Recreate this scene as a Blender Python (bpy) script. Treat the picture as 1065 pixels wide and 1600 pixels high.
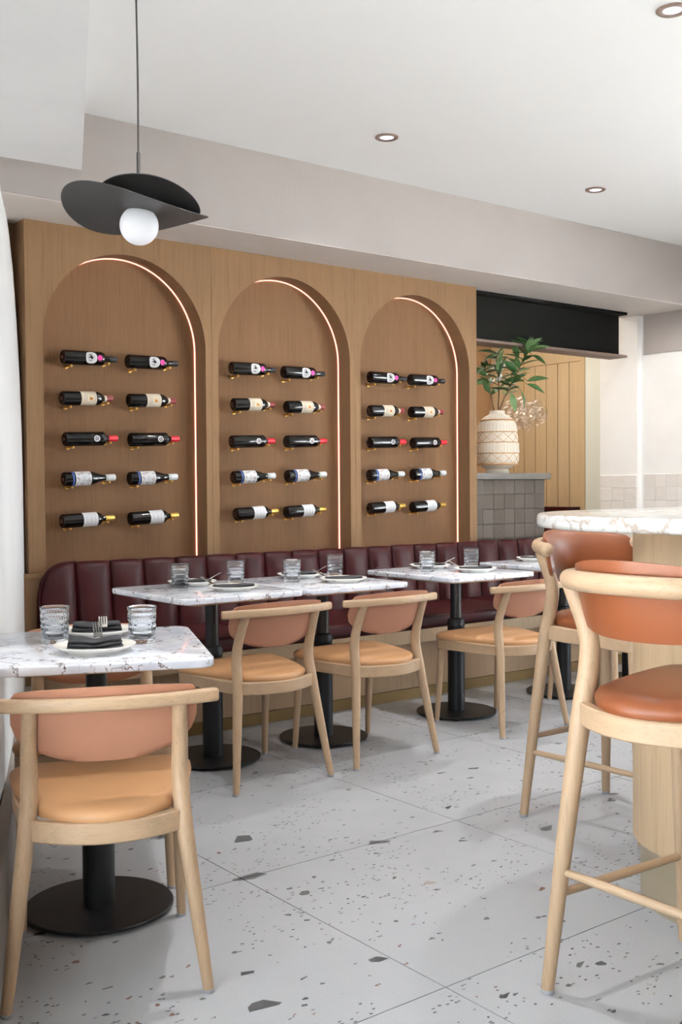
import bpy, bmesh, math, random
from mathutils import Vector, Matrix
random.seed(7)
PI = math.pi
for o in list(bpy.data.objects):
    bpy.data.objects.remove(o)
SC = bpy.context.scene
COL = SC.collection

# ------------------------------------------------------------------ camera
yaw, pitch, roll = math.radians(37.695), math.radians(1.382), math.radians(-0.406)
F = Vector((math.sin(yaw)*math.cos(pitch), math.cos(yaw)*math.cos(pitch), -math.sin(pitch)))
R = Vector((math.cos(yaw), -math.sin(yaw), 0))
U = R.cross(F)
R2 = R*math.cos(roll) + U*math.sin(roll)
U2 = U*math.cos(roll) - R*math.sin(roll)
cam = bpy.data.cameras.new('camera')
camo = bpy.data.objects.new('camera', cam)
COL.objects.link(camo)
cam.sensor_fit = 'VERTICAL'
cam.sensor_height = 36.0
cam.lens = 1662.05*36.0/1600.0
cam.clip_start = 0.02
camo.matrix_world = Matrix(((R2.x, U2.x, -F.x, 0), (R2.y, U2.y, -F.y, 0), (R2.z, U2.z, -F.z, 1.215), (0, 0, 0, 1)))
SC.camera = camo

# ------------------------------------------------------------------ world, light, exposure
SC.view_settings.view_transform = 'Standard'
SC.view_settings.look = 'None'
SC.view_settings.gamma = 1.0
SC.view_settings.use_curve_mapping = False
SC.view_settings.exposure = 0.55
w = bpy.data.worlds.new('overcast_sky')
SC.world = w
w.use_nodes = True
w.node_tree.nodes['Background'].inputs[0].default_value = (0.80, 0.90, 1.0, 1)
w.node_tree.nodes['Background'].inputs[1].default_value = 7.0
SC.cycles.max_bounces = 12
SC.cycles.diffuse_bounces = 7
SC.cycles.transparent_max_bounces = 16
SC.cycles.sample_clamp_indirect = 8.0
SC.cycles.caustics_reflective = False
SC.cycles.caustics_refractive = False

E2 = Vector((0.3955, 0.9185, 0))      # along the street front
E1 = Vector((0.9185, -0.3955, 0))     # away from the street front, into the room
def fac(n, s, z=0.0):
    return E1*n + E2*s + Vector((0, 0, z))

def area_light(name, loc, direction, sx, sy, power, col=(1, 1, 1), portal=False):
    l = bpy.data.lights.new(name, 'AREA')
    l.shape = 'RECTANGLE'; l.size = sx; l.size_y = sy; l.energy = power; l.color = col
    o = bpy.data.objects.new(name, l); COL.objects.link(o)
    o.location = loc
    o.rotation_euler = Vector(direction).to_track_quat('-Z', 'Y').to_euler()
    if portal: l.cycles.is_portal = True
    return o
# daylight enters through the street windows and added unseen windows on the bar side
XE_ = 7.10
area_light('portal_street', fac(-.42, .30, 1.45), E1, 4.1, 2.5, 1, portal=True)
area_light('portal_bar_side', (XE_+.12, .7, 1.42), (-1, 0, 0), 3.8, 2.55, 1, portal=True)

# sun standing high behind the building: it lights the street outside, not the room
sl = bpy.data.lights.new('sun', 'SUN'); sl.energy = 330.0; sl.angle = math.radians(.6); sl.color = (1, .98, .96)
so = bpy.data.objects.new('sun', sl); COL.objects.link(so)
so.rotation_euler = Vector((-.20, -.45, -1)).to_track_quat('-Z', 'Y').to_euler()

# ------------------------------------------------------------------ materials
def srgb(r, g, b):
    f = lambda c: (c/255/12.92) if c/255 <= 0.04045 else ((c/255+0.055)/1.055)**2.4
    return (f(r), f(g), f(b), 1)
class NT:
    def __init__(s, name):
        s.m = bpy.data.materials.new(name); s.m.use_nodes = True
        s.t = s.m.node_tree; s.n = s.t.nodes; s.b = s.n['Principled BSDF']
    def add(s, typ, ins=None, **kw):
        nd = s.n.new(typ)
        for k, v in kw.items(): setattr(nd, k, v)
        for k, v in (ins or {}).items():
            if hasattr(v, 'is_output') : s.t.links.new(v, nd.inputs[k])
            else: nd.inputs[k].default_value = v
        return nd
    def link(s, a, b): s.t.links.new(a, b)
    def coords(s, kind='Object', scale=(1, 1, 1), loc=(0, 0, 0)):
        if kind == 'Position': src = s.add('ShaderNodeNewGeometry').outputs['Position']
        else: src = s.add('ShaderNodeTexCoord').outputs[kind]
        return s.add('ShaderNodeMapping', {'Vector': src, 'Scale': scale, 'Location': loc}).outputs[0]
    def noise(s, vec, scale, detail=3, rough=.5, dist=0.0):
        return s.add('ShaderNodeTexNoise', {'Vector': vec, 'Scale': scale, 'Detail': detail, 'Roughness': rough, 'Distortion': dist}).outputs[0]
    def ramp(s, fac, stops, interp='LINEAR'):
        nd = s.add('ShaderNodeValToRGB', {'Fac': fac}); cr = nd.color_ramp; cr.interpolation = interp
        while len(cr.elements) < len(stops): cr.elements.new(0.5)
        for e, (p, c) in zip(cr.elements, stops):
            e.position = p; e.color = c if not isinstance(c, (int, float)) else (c, c, c, 1)
        return nd.outputs[0]
    def mix(s, fac, a, b, blend='MIX'):
        nd = s.add('ShaderNodeMix', data_type='RGBA', blend_type=blend)
        for i, v in ((0, fac), (6, a), (7, b)):
            if hasattr(v, 'is_output'): s.t.links.new(v, nd.inputs[i])
            else: nd.inputs[i].default_value = v
        return nd.outputs[2]
    def math(s, op, a, b=0.0):
        nd = s.add('ShaderNodeMath', operation=op)
        for i, v in ((0, a), (1, b)):
            if hasattr(v, 'is_output'): s.t.links.new(v, nd.inputs[i])
            else: nd.inputs[i].default_value = v
        return nd.outputs[0]
    def bump(s, h, strength=.2, dist=.002):
        nd = s.add('ShaderNodeBump', {'Height': h, 'Strength': strength, 'Distance': dist})
        s.link(nd.outputs[0], s.b.inputs['Normal'])
    def set(s, col=None, rough=None, metal=None, **kw):
        for k, v in (('Base Color', col), ('Roughness', rough), ('Metallic', metal)):
            if v is None: continue
            if hasattr(v, 'is_output'): s.link(v, s.b.inputs[k])
            else: s.b.inputs[k].default_value = v
        for k, v in kw.items(): s.b.inputs[k].default_value = v
        return s.m

def plain(name, col, rough=.5, metal=0.0, var=.06, scale=30, **kw):
    """flat colour with a little procedural unevenness"""
    t = NT(name); v = t.coords('Object')
    n = t.noise(v, scale, 2)
    dark = tuple(c*(1-var) for c in col[:3]) + (1,); lite = tuple(min(1, c*(1+var)) for c in col[:3]) + (1,)
    return t.set(t.ramp(n, [(.3, dark), (.7, lite)]), rough, metal, **kw)

def wood(name, base, scale, kind='Object', rough=.5, contrast=.10, bump=.06, spec=.35):
    t = NT(name); v = t.coords(kind, scale)
    n1 = t.noise(v, 1.0, 6, .65, .3)
    v2 = t.coords(kind, tuple(c*.17 for c in scale), (3, 7, 1))
    n2 = t.noise(v2, 1.0, 2, .5)
    v3 = t.coords(kind, tuple(c*5 for c in scale), (1, 2, 5))
    n3 = t.noise(v3, 1.0, 2, .5)
    f = t.math('ADD', t.math('MULTIPLY', n1, .6), t.math('MULTIPLY', n2, .4))
    lo = tuple(c*(1-contrast*1.5) for c in base[:3]) + (1,); hi = tuple(min(1, c*(1+contrast)) for c in base[:3]) + (1,)
    c = t.ramp(f, [(.34, lo), (.5, base), (.66, hi)])
    pores = t.ramp(n3, [(.34, tuple(c*.80 for c in base[:3]) + (1,)), (.44, (1, 1, 1, 1))])
    c = t.mix(.18, c, pores, 'MULTIPLY')
    t.bump(n3, bump, .001)
    t.b.inputs['Specular IOR Level'].default_value = spec
    return t.set(c, rough)

def plaster(name, col, rough=.85, amp=.35, var=.05):
    t = NT(name); v = t.coords('Position')
    n = t.noise(v, 2.2, 5, .6, .6); n2 = t.noise(v, 14, 3, .6, 1.5)
    lo = tuple(c*(1-var) for c in col[:3]) + (1,)
    t.bump(t.math('ADD', t.math('MULTIPLY', n, .7), t.math('MULTIPLY', n2, .3)), amp, .008)
    return t.set(t.ramp(n, [(.35, lo), (.65, col)]), rough)

def leather(name, col, rough=.42, bs=260, var=.05, spec=.4):
    t = NT(name); v = t.coords('Object')
    n = t.noise(v, 5, 3); f = t.noise(v, bs, 2)
    lo = tuple(c*(1-var*1.5) for c in col[:3]) + (1,)
    t.bump(f, .10, .0006)
    t.b.inputs['Specular IOR Level'].default_value = spec
    return t.set(t.ramp(n, [(.35, lo), (.65, col)]), rough)

M = {}
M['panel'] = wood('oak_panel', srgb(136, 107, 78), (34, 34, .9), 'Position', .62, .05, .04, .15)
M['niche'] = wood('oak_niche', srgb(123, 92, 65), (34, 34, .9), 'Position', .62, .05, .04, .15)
M['plinth'] = wood('oak_plinth', srgb(164, 136, 106), (34, 34, .9), 'Position', .55, .07)
M['bar_oak'] = wood('oak_bar', srgb(185, 158, 126), (34, 34, .8), 'Position', .5, .06)
M['oak_v'] = wood('oak_upright', srgb(169, 142, 114), (50, 50, 2.2), 'Object', .42, .09)
M['oak_h'] = wood('oak_lengthwise', srgb(170, 143, 115), (2.2, 50, 50), 'Object', .42, .09)
M['oak_d'] = wood('oak_fore_aft', srgb(169, 142, 114), (50, 2.2, 50), 'Object', .42, .09)
M['far_oak'] = wood('oak_boards', srgb(203, 180, 144), (30, 30, .8), 'Position', .5, .06)
M['far_oak_dark'] = wood('oak_boards_side', srgb(186, 152, 117), (30, 30, .8), 'Position', .5, .06)
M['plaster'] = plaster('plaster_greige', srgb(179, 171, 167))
M['plaster_lit_under'] = plaster('plaster_greige_lit', srgb(216, 209, 203), .85, .35)  # soffit plaster lightened to paint in the light from below
M['ceiling'] = plaster('ceiling_paint', srgb(244, 244, 243), .9, .03, .012)
M['plaster_white'] = plaster('plaster_white', srgb(240, 240, 240), .8, .2)
M['white_paint'] = plaster('white_paint', srgb(246, 245, 243), .8, .06)
M['sage'] = plaster('pale_sage_paint', srgb(228, 232, 222), .8, .05)
M['taupe'] = plain('taupe_baseboard', srgb(150, 142, 134), .6)
M['tan'] = leather('tan_leather', srgb(183, 138, 97))
M['peach'] = leather('peach_velvet', srgb(163, 115, 91), .75, 500, .07)
M['rust'] = leather('rust_leather', srgb(119, 65, 36), .38)
M['burgundy'] = leather('burgundy_vinyl', srgb(54, 7, 11), .42, 320, .05, .25)
M['black_metal'] = plain('black_powder_coat', srgb(30, 31, 33), .42, .3, .1, 200)
M['steel'] = plain('black_steel_beam', srgb(17, 16, 15), .85, 0, .35, 160, **{'Specular IOR Level': .15})
M['steel_edge'] = plain('brown_primed_steel', srgb(128, 108, 98), .6, .1)
M['lamp_black'] = plain('lamp_black', srgb(58, 56, 56), .5, .2, .05)
M['cord'] = plain('cord_black', srgb(44, 42, 40), .6)
M['brass'] = plain('brass', srgb(214, 168, 92), .28, 1.0, .1, 60)
M['brass_dull'] = plain('brushed_bronze', srgb(122, 98, 61), .45, .7, .08, 6)
M['bar_kick'] = plain('brushed_champagne', srgb(190, 176, 150), .40, .75, .05, 6)
M['ceramic'] = plain('cream_ceramic', srgb(238, 234, 226), .25, 0, .02)
M['napkin'] = leather('charcoal_linen', srgb(62, 63, 66), .9, 700)
M['chrome'] = plain('polished_steel', srgb(222, 220, 216), .16, 1.0, .02)
M['foot'] = plain('clear_nylon_foot', srgb(150, 150, 156), .3)
M['bottle'] = plain('dark_bottle_glass', srgb(16, 15, 15), .10, 0, .1)
M['stone_cap'] = plain('grey_stone', srgb(118, 112, 106), .5, 0, .12, 9)
M['vase'] = plain('sand_ceramic', srgb(232, 222, 206), .8, 0, .05, 60)
M['rope'] = plain('jute_rope', srgb(196, 154, 108), .9, 0, .2, 200)
M['bark'] = plain('brown_twig', srgb(104, 84, 66), .8)
M['grout'] = plain('grey_grout', srgb(113, 112, 110), .9)
M['tile_grout'] = plain('tile_grout', srgb(112, 105, 97), .9)
M['lbl_white'] = plain('paper_white', srgb(226, 226, 228), .7, 0, .02)
M['lbl_cream'] = plain('paper_cream', srgb(224, 212, 190), .7, 0, .04)
M['lbl_black'] = plain('print_black', srgb(26, 26, 30), .6)
M['lbl_grey'] = plain('print_grey', srgb(150, 148, 150), .6)
M['lbl_brown'] = plain('print_taupe', srgb(158, 134, 122), .6)
M['lbl_pink'] = plain('sticker_pink', srgb(232, 62, 150), .6)
M['lbl_gold'] = plain('print_gold', srgb(206, 150, 58), .4)
M['lbl_redbrown'] = plain('print_red_brown', srgb(170, 84, 60), .5)
M['lbl_blue'] = plain('print_blue', srgb(58, 84, 150), .5)
M['cap_maroon'] = plain('capsule_maroon', srgb(124, 34, 38), .4)
M['cap_red'] = plain('capsule_red', srgb(206, 26, 44), .35)
M['cap_white'] = plain('capsule_white', srgb(222, 224, 226), .35)
M['cap_sage'] = plain('capsule_pale_sage', srgb(190, 200, 192), .35)
M['cap_gold'] = plain('capsule_gold', srgb(206, 168, 84), .28, .7)
M['olive'] = plain('olive_fruit', srgb(176, 190, 160), .5)
M['pavement'] = plain('street_pavement', srgb(206, 204, 200), .9)
M['frame_dark'] = plain('window_frame', srgb(60, 60, 60), .5)

def leafmat(name, a, b):
    t = NT(name); oi = t.add('ShaderNodeObjectInfo').outputs['Random']
    return t.set(t.ramp(oi, [(0, a), (1, b)]), .42)
M['leaf'] = leafmat('olive_leaf', srgb(44, 82, 40), srgb(112, 146, 92))
M['leaf_pale'] = leafmat('pale_leaf', srgb(150, 176, 130), srgb(196, 208, 172))

def emit(name, col, strength):
    t = NT(name); t.set(col, .5); t.b.inputs['Emission Color'].default_value = col; t.b.inputs['Emission Strength'].default_value = strength
    return t.m
M['led'] = emit('led_glow', srgb(255, 172, 150), 1.8)
M['opal'] = emit('opal_glass', srgb(236, 236, 240), .10)
M['bulb'] = emit('warm_bulb', srgb(255, 224, 190), 1.2)
M['downlight'] = emit('downlight_lens', srgb(236, 236, 246), 1.0)

def glassmat(name, ior=1.46):
    t = NT(name); g = t.add('ShaderNodeBsdfGlass', {'Roughness': .01, 'IOR': ior, 'Color': (.98, .99, 1, 1)})
    tr = t.add('ShaderNodeBsdfTranslucent', {'Color': (.95, .97, 1, 1)})
    mx = t.add('ShaderNodeMixShader', {0: .03, 1: g.outputs[0], 2: tr.outputs[0]})
    t.link(mx.outputs[0], t.n['Material Output'].inputs[0]); return t.m
M['crystal'] = glassmat('cut_crystal')
def thin(name, tint, gloss=.9):
    t = NT(name)
    a = t.add('ShaderNodeBsdfTransparent', {'Color': tint}); g = t.add('ShaderNodeBsdfGlossy', {'Roughness': .04})
    lw = t.add('ShaderNodeLayerWeight', {'Blend': .25})
    f = t.math('MULTIPLY', lw.outputs['Facing'], gloss)
    f = t.math('ADD', t.math('MULTIPLY', f, f), .04)
    mx = t.add('ShaderNodeMixShader', {0: f, 1: a.outputs[0], 2: g.outputs[0]})
    t.link(mx.outputs[0], t.n['Material Output'].inputs[0]); return t.m
M['pane'] = thin('window_glass', (.97, .98, .98, 1), .6)
M['bubble'] = thin('bubble_glass', (.98, .97, .96, 1), .95)

def terrazzo():
    t = NT('terrazzo'); v = t.coords('Position')
    big = t.noise(v, .9, 2); fine = t.noise(v, 260, 2); mid = t.noise(v, 7, 3)
    c = t.ramp(big, [(.35, srgb(157, 159, 162)), (.65, srgb(165, 167, 171))])
    c = t.mix(.35, c, t.ramp(fine, [(.3, srgb(142, 144, 146)), (.7, srgb(182, 184, 187))]))
    vw = t.add('ShaderNodeVectorMath', {0: v, 1: (0, 0, 0)}, operation='ADD').outputs[0]
    def chips(scale, thr, loc, stops, cluster=None, inset=.06):
        vv = t.coords('Position', (scale, scale*1.55, 0), loc)
        va = t.add('ShaderNodeTexVoronoi', {'Vector': vv, 'Scale': 1.0, 'Randomness': 1.0}, voronoi_dimensions='2D', feature='F1')
        ve = t.add('ShaderNodeTexVoronoi', {'Vector': vv, 'Scale': 1.0, 'Randomness': 1.0}, voronoi_dimensions='2D', feature='DISTANCE_TO_EDGE')
        sp = t.add('ShaderNodeSeparateColor', {0: va.outputs['Color']})
        pick = t.math('GREATER_THAN', sp.outputs[0], thr)
        if cluster is not None: pick = t.math('MULTIPLY', pick, cluster)
        ins = t.math('GREATER_THAN', ve.outputs['Distance'], inset)
        return t.math('MULTIPLY', pick, ins), t.ramp(sp.outputs[1], stops, 'CONSTANT')
    clus = t.math('GREATER_THAN', t.noise(t.coords('Position', (1, 1, 0), (5, 2, 0)), 2.6, 2), .50)
    clus2 = t.math('GREATER_THAN', t.noise(t.coords('Position', (1, 1, 0), (1, 9, 0)), 1.8, 1), .42)
    pal = [(0, srgb(74, 76, 78)), (.45, srgb(92, 94, 94)), (.66, srgb(58, 60, 62)), (.84, srgb(112, 78, 68)), (.93, srgb(146, 138, 128))]
    for sc, th, lo, cl, ins in ((100, .962, (0, 0, 0), clus, .10), (52, .987, (3.3, 1.7, 0), clus2, .10), (26, .994, (7.1, 4.2, 0), clus2, .10), (12, .9965, (2.4, 8.8, 0), None, .12)):
        f, col = chips(sc, th, lo, pal, cl, ins)
        c = t.mix(f, c, col)
    return t.set(c, t.ramp(mid, [(.3, .34), (.7, .46)]))
M['terrazzo'] = terrazzo()

def marble(name, base, vein, vscale, width, soft, rough=.12, seed=(0, 0, 0), grey=srgb(214, 218, 226)):
    t = NT(name); v = t.coords('Position', (1, 1, 1), seed)
    wn = t.add('ShaderNodeTexNoise', {'Vector': v, 'Scale': vscale*1.3, 'Detail': 5, 'Roughness': .62})
    off = t.add('ShaderNodeVectorMath', {0: wn.outputs['Color'], 1: (.5, .5, .5)}, operation='SUBTRACT').outputs[0]
    off = t.add('ShaderNodeVectorMath', {0: off, 'Scale': .75/vscale*2.2}, operation='SCALE').outputs[0]
    vv = t.add('ShaderNodeVectorMath', {0: v, 1: off}, operation='ADD').outputs[0]
    ve = t.add('ShaderNodeTexVoronoi', {'Vector': vv, 'Scale': vscale, 'Randomness': 1.0}, feature='DISTANCE_TO_EDGE').outputs['Distance']
    brk = t.noise(v, vscale*1.6, 3)
    m1 = t.ramp(ve, [(0, 1.0), (width, .55), (soft, 0.0)])
    m1 = t.math('MULTIPLY', m1, t.ramp(brk, [(.43, 0.0), (.54, 1.0)]))
    cloud = t.noise(v, vscale*.8, 4)
    c = t.ramp(cloud, [(.38, grey), (.6, base)])
    c = t.mix(m1, c, vein)
    return t.set(c, rough)
M['marble'] = marble('veined_marble', srgb(241, 243, 248), srgb(92, 66, 56), 10.0, .020, .046, .12, (0, 0, 0), srgb(212, 217, 228))
M['marble_bar'] = marble('cream_marble', srgb(200, 198, 195), srgb(158, 142, 128), 7.0, .04, .12, .15, (3, 1, 4), srgb(198, 196, 192))

def zellige(name, a, b):
    t = NT(name); oi = t.add('ShaderNodeObjectInfo').outputs['Random']; v = t.coords('Position')
    n = t.noise(v, 40, 3)
    c = t.mix(.25, t.ramp(oi, [(0, a), (1, b)]), t.ramp(n, [(.3, a), (.7, b)]))
    t.bump(t.noise(v, 26, 2), .35, .004)
    return t.set(c, .18)
M['tile_grey'] = zellige('zellige_greige', srgb(86, 77, 68), srgb(103, 95, 87))
M['tile_white'] = zellige('zellige_white', srgb(226, 220, 214), srgb(240, 236, 232))

# ------------------------------------------------------------------ mesh helpers
def newmesh(name, verts, faces, mat, smooth=True):
    me = bpy.data.meshes.new(name)
    me.from_pydata([tuple(v) for v in verts], [], faces)
    me.validate(); me.update()
    bm = bmesh.new(); bm.from_mesh(me)
    bmesh.ops.recalc_face_normals(bm, faces=bm.faces); bm.to_mesh(me); bm.free()
    me.materials.append(M[mat])
    if smooth:
        me.polygons.foreach_set('use_smooth', [True]*len(me.polygons))
    return me
def sharp(me, ang=40):
    try: me.set_sharp_from_angle(angle=math.radians(ang))
    except Exception: pass
    return me
def link(name, me, parent=None, loc=None, rot=None):
    o = bpy.data.objects.new(name, me); COL.objects.link(o)
    if parent: o.parent = parent
    if loc is not None: o.location = loc
    if rot is not None: o.rotation_euler = rot
    return o
def obj(name, verts, faces, mat, parent=None, smooth=True, loc=None, rot=None, ang=40):
    me = newmesh(name, verts, faces, mat, smooth)
    if smooth: sharp(me, ang)
    return link(name, me, parent, loc, rot)
def thing(name, label, cat, loc=(0, 0, 0), rotz=0, group=None, parent=None):
    o = bpy.data.objects.new(name, None); COL.objects.link(o)
    o.location = loc; o.rotation_euler = (0, 0, rotz); o.empty_display_size = .05
    if label: o['label'] = label
    if cat: o['category'] = cat
    if group: o['group'] = group
    return o
def tag(o, label, cat, group=None):
    o['label'] = label; o['category'] = cat
    if group: o['group'] = group
    return o
def struct(o, label=None):
    o['kind'] = 'structure'
    if label: o['label'] = label
    return o
def copy_tree(root, parent=None):
    c = root.copy(); COL.objects.link(c); c.parent = parent
    for ch in root.children: copy_tree(ch, c)
    return c

def boxvf(x0, x1, y0, y1, z0, z1):
    v = [(x0, y0, z0), (x1, y0, z0), (x1, y1, z0), (x0, y1, z0), (x0, y0, z1), (x1, y0, z1), (x1, y1, z1), (x0, y1, z1)]
    f = [(0, 3, 2, 1), (4, 5, 6, 7), (0, 1, 5, 4), (1, 2, 6, 5), (2, 3, 7, 6), (3, 0, 4, 7)]
    return v, f
def box(name, x0, x1, y0, y1, z0, z1, mat, parent=None, bevel=0.0, seg=2, loc=None, rot=None):
    v, f = boxvf(x0, x1, y0, y1, z0, z1)
    me = newmesh(name, v, f, mat, False)
    if bevel > 0:
        bm = bmesh.new(); bm.from_mesh(me)
        bmesh.ops.bevel(bm, geom=list(bm.edges), offset=bevel, segments=seg, affect='EDGES', profile=.5)
        bm.to_mesh(me); bm.free()
        me.polygons.foreach_set('use_smooth', [True]*len(me.polygons)); sharp(me, 35)
    return link(name, me, parent, loc, rot)
def prism(outline, z0, z1):
    """outline: list of (x,y), extruded z0..z1"""
    n = len(outline)
    v = [(x, y, z0) for x, y in outline] + [(x, y, z1) for x, y in outline]
    f = [tuple(range(n-1, -1, -1)), tuple(range(n, 2*n))] + [(i, (i+1) % n, n+(i+1) % n, n+i) for i in range(n)]
    return v, f
def slab(outline, z0, z1, bev, seg=3):
    """extruded outline with rounded upper and lower edge; outline convex, inset towards centroid along normals"""
    n = len(outline)
    def inset(d):
        r = []
        for i in range(n):
            p0 = Vector(outline[i-1]); p = Vector(outline[i]); p1 = Vector(outline[(i+1) % n])
            t = (p1-p0).normalized(); nn = Vector((t.y, -t.x))
            r.append(p - nn*d)
        return r
    rings = []
    for k in range(seg+1):
        a = PI/2*k/seg
        rings.append((bev*(1-math.sin(a)), z0+bev*(1-math.cos(a))))
    top = [(d, z1-(z-z0)) for d, z in reversed(rings)]
    rings += top
    v = []; f = []
    for d, z in rings: v += [(p.x, p.y, z) for p in inset(d)]
    m = len(rings)
    for k in range(m-1):
        for i in range(n):
            j = (i+1) % n
            f.append((k*n+i, k*n+j, (k+1)*n+j, (k+1)*n+i))
    f.append(tuple(range(n-1, -1, -1))); f.append(tuple((m-1)*n+i for i in range(n)))
    return v, f
def rrect(x0, x1, y0, y1, r, seg=6):
    o = []
    for cx, cy, a0 in ((x1-r, y1-r, 0), (x0+r, y1-r, PI/2), (x0+r, y0+r, PI), (x1-r, y0+r, 1.5*PI)):
        for k in range(seg+1):
            a = a0+PI/2*k/seg
            o.append((cx+r*math.cos(a), cy+r*math.sin(a)))
    return o
def lathe(prof, seg=32, axis='Z', close=True):
    """prof: list of (r, h)"""
    v = []; f = []
    n = len(prof)
    for r, h in prof:
        for k in range(seg):
            a = 2*PI*k/seg; c, s = r*math.cos(a), r*math.sin(a)
            v.append((c, s, h) if axis == 'Z' else (h, c, s))
    for i in range(n-1):
        for k in range(seg):
            l = (k+1) % seg
            f.append((i*seg+k, i*seg+l, (i+1)*seg+l, (i+1)*seg+k))
    if close:
        if prof[0][0] > 1e-6: f.append(tuple(range(seg-1, -1, -1)))
        if prof[-1][0] > 1e-6: f.append(tuple((n-1)*seg+k for k in range(seg)))
    return v, f
def catmull(pts, rad, per=5):
    P = [Vector(p) for p in pts]; out = []; rr = []
    n = len(P)
    for i in range(n-1):
        p0 = P[i-1] if i > 0 else P[i]*2-P[i+1]
        p1, p2 = P[i], P[i+1]
        p3 = P[i+2] if i+2 < n else P[i+1]*2-P[i]
        for k in range(per):
            t = k/per
            out.append(.5*((2*p1)+(p2-p0)*t+(2*p0-5*p1+4*p2-p3)*t*t+(3*p1-p0-3*p2+p3)*t**3))
            rr.append(rad[i]*(1-t)+rad[i+1]*t)
    out.append(P[-1]); rr.append(rad[-1])
    return out, rr
def tube(pts, rad, seg=14, per=5, section=None, up=Vector((0, 0, 1)), roundcap=0.0):
    """sweep; section=(a,b,exp): superellipse half sizes along up and side (rad then scales it)"""
    if per > 1 and len(pts) > 2: P, rr = catmull(pts, rad, per)
    else: P, rr = [Vector(p) for p in pts], list(rad)
    if roundcap > 0:
        d0 = (P[0]-P[1]).normalized(); d1 = (P[-1]-P[-2]).normalized()
        r0, r1 = rr[0], rr[-1]
        pre = [(P[0]+d0*roundcap*math.sin(a), r0*math.cos(a)) for a in (1.45, 1.15, .8, .4)]
        post = [(P[-1]+d1*roundcap*math.sin(a), r1*math.cos(a)) for a in (.4, .8, 1.15, 1.45)]
        P = [p for p, _ in pre]+P+[p for p, _ in post]; rr = [r for _, r in pre]+rr+[r for _, r in post]
    v = []; f = []; n = len(P); prev = None
    for i in range(n):
        t = (P[min(i+1, n-1)]-P[max(i-1, 0)]).normalized()
        if section or prev is None:
            ref = up if abs(t.dot(up)) < .95 else Vector((0, 1, 0))
            s = t.cross(ref).normalized()
        else: s = (prev-t*prev.dot(t)).normalized()
        prev = s; u = s.cross(t).normalized()
        for k in range(seg):
            a = 2*PI*k/seg; c, q = math.cos(a), math.sin(a)
            if section:
                ha, hb, e = section
                c = math.copysign(abs(c)**(2/e), c)*hb; q = math.copysign(abs(q)**(2/e), q)*ha
            v.append(P[i]+s*(c*rr[i])+u*(q*rr[i]))
    for i in range(n-1):
        for k in range(seg):
            l = (k+1) % seg
            f.append((i*seg+k, i*seg+l, (i+1)*seg+l, (i+1)*seg+k))
    f.append(tuple(range(seg-1, -1, -1))); f.append(tuple((n-1)*seg+k for k in range(seg)))
    return v, f
def merge(*vfs):
    V = []; Fs = []
    for v, f in vfs:
        o = len(V); V += [tuple(p) for p in v]; Fs += [tuple(i+o for i in q) for q in f]
    return V, Fs
def xf(vf, mat):
    return [mat @ Vector(p) for p in vf[0]], vf[1]

# ------------------------------------------------------------------ the room
XE, YB, ZC = 7.10, -3.80, 2.99          # end wall, rear wall, ceiling
T = 0.915                               # floor tile
floor = struct(box('floor', -3.2, 9.2, YB-.2, 9.2, -.12, -.006, 'grout'), 'pale grey grout bed under large terrazzo tiles')
tile_me = None
fx0, fy0 = 1.752, 1.867
for i in range(-4, 8):
    for j in range(-5, 8):
        x, y = fx0+i*T, fy0+j*T
        cx, cy = x+T/2, y+T/2
        if (Vector((cx, cy, 0)).dot(E1) < -.75): continue
        if tile_me is None:
            h = T/2-.0018
            v, f = boxvf(-h, h, -h, h, -.012, 0)
            tile_me = newmesh('floor_tile', v, f, 'terrazzo', False)
        link('floor_tile', tile_me, floor, (cx, cy, 0))

struct(box('ceiling', -3.2, 9.2, YB-.2, 9.2, ZC, ZC+.15, 'ceiling'), 'smooth white painted ceiling')
sof = struct(box('trim_1', 1.30, XE+.1, 4.75, 5.42, 2.557, ZC, 'plaster', bevel=.004), 'greige plaster soffit above the wine wall')
obj('soffit_lit_underside', *boxvf(1.302, XE+.098, 4.754, 5.42, 2.553, 2.5575), 'plaster_lit_under', sof, False)  # paler slab: light reaching the soffit's underside, put into its colour
# bulkhead along the street front
v, f = prism([tuple(fac(.083, -4.3).xy), tuple(fac(.083, 5.06).xy), tuple(fac(-.42, 4.88).xy), tuple(fac(-.42, -4.3).xy)], 2.675, ZC-.001)
struct(obj('trim_2', v, f, 'plaster_white', smooth=False), 'white plaster bulkhead running along the street front')

# street-side wall: uneven plaster pier between the windows and the wine wall
prof = [(0, -.216), (.5, -.214), (1.2, -.215), (1.5, -.218), (1.8, -.226), (2.05, -.236), (2.3, -.250), (2.5, -.268), (2.70, -.292)]
ss = [2.35+.1*k for k in range(35)]
v = []; f = []
for s in ss:
    for z, n in prof:
        wob = .003*math.sin(s*5.1+z*2.3)+.002*math.sin(s*11-z*6)
        v.append(fac(n+wob*min(1, (5.75-s)), s, z))
m = len(prof)
for i in range(len(ss)-1):
    for k in range(m-1):
        f.append((i*m+k, (i+1)*m+k, (i+1)*m+k+1, i*m+k+1))
b0 = len(v)
for s in (ss[0], ss[-1]):
    v += [fac(-.55, s, 0), fac(-.55, s, 2.70)]
L = (len(ss)-1)*m
f += [tuple([b0, b0+1]+[m-1-k for k in range(m)]), tuple([b0+3, b0+2]+[L+k for k in range(m)]), (b0, b0+2, b0+3, b0+1),
      tuple([b0+1, b0+3]+[i*m+m-1 for i in range(len(ss)-1, -1, -1)]), tuple([b0+2, b0]+[i*m for i in range(len(ss))])]
struct(obj('wall_left', v, f, 'plaster_white', ang=60), 'white uneven plaster wall beside the front table')
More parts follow.
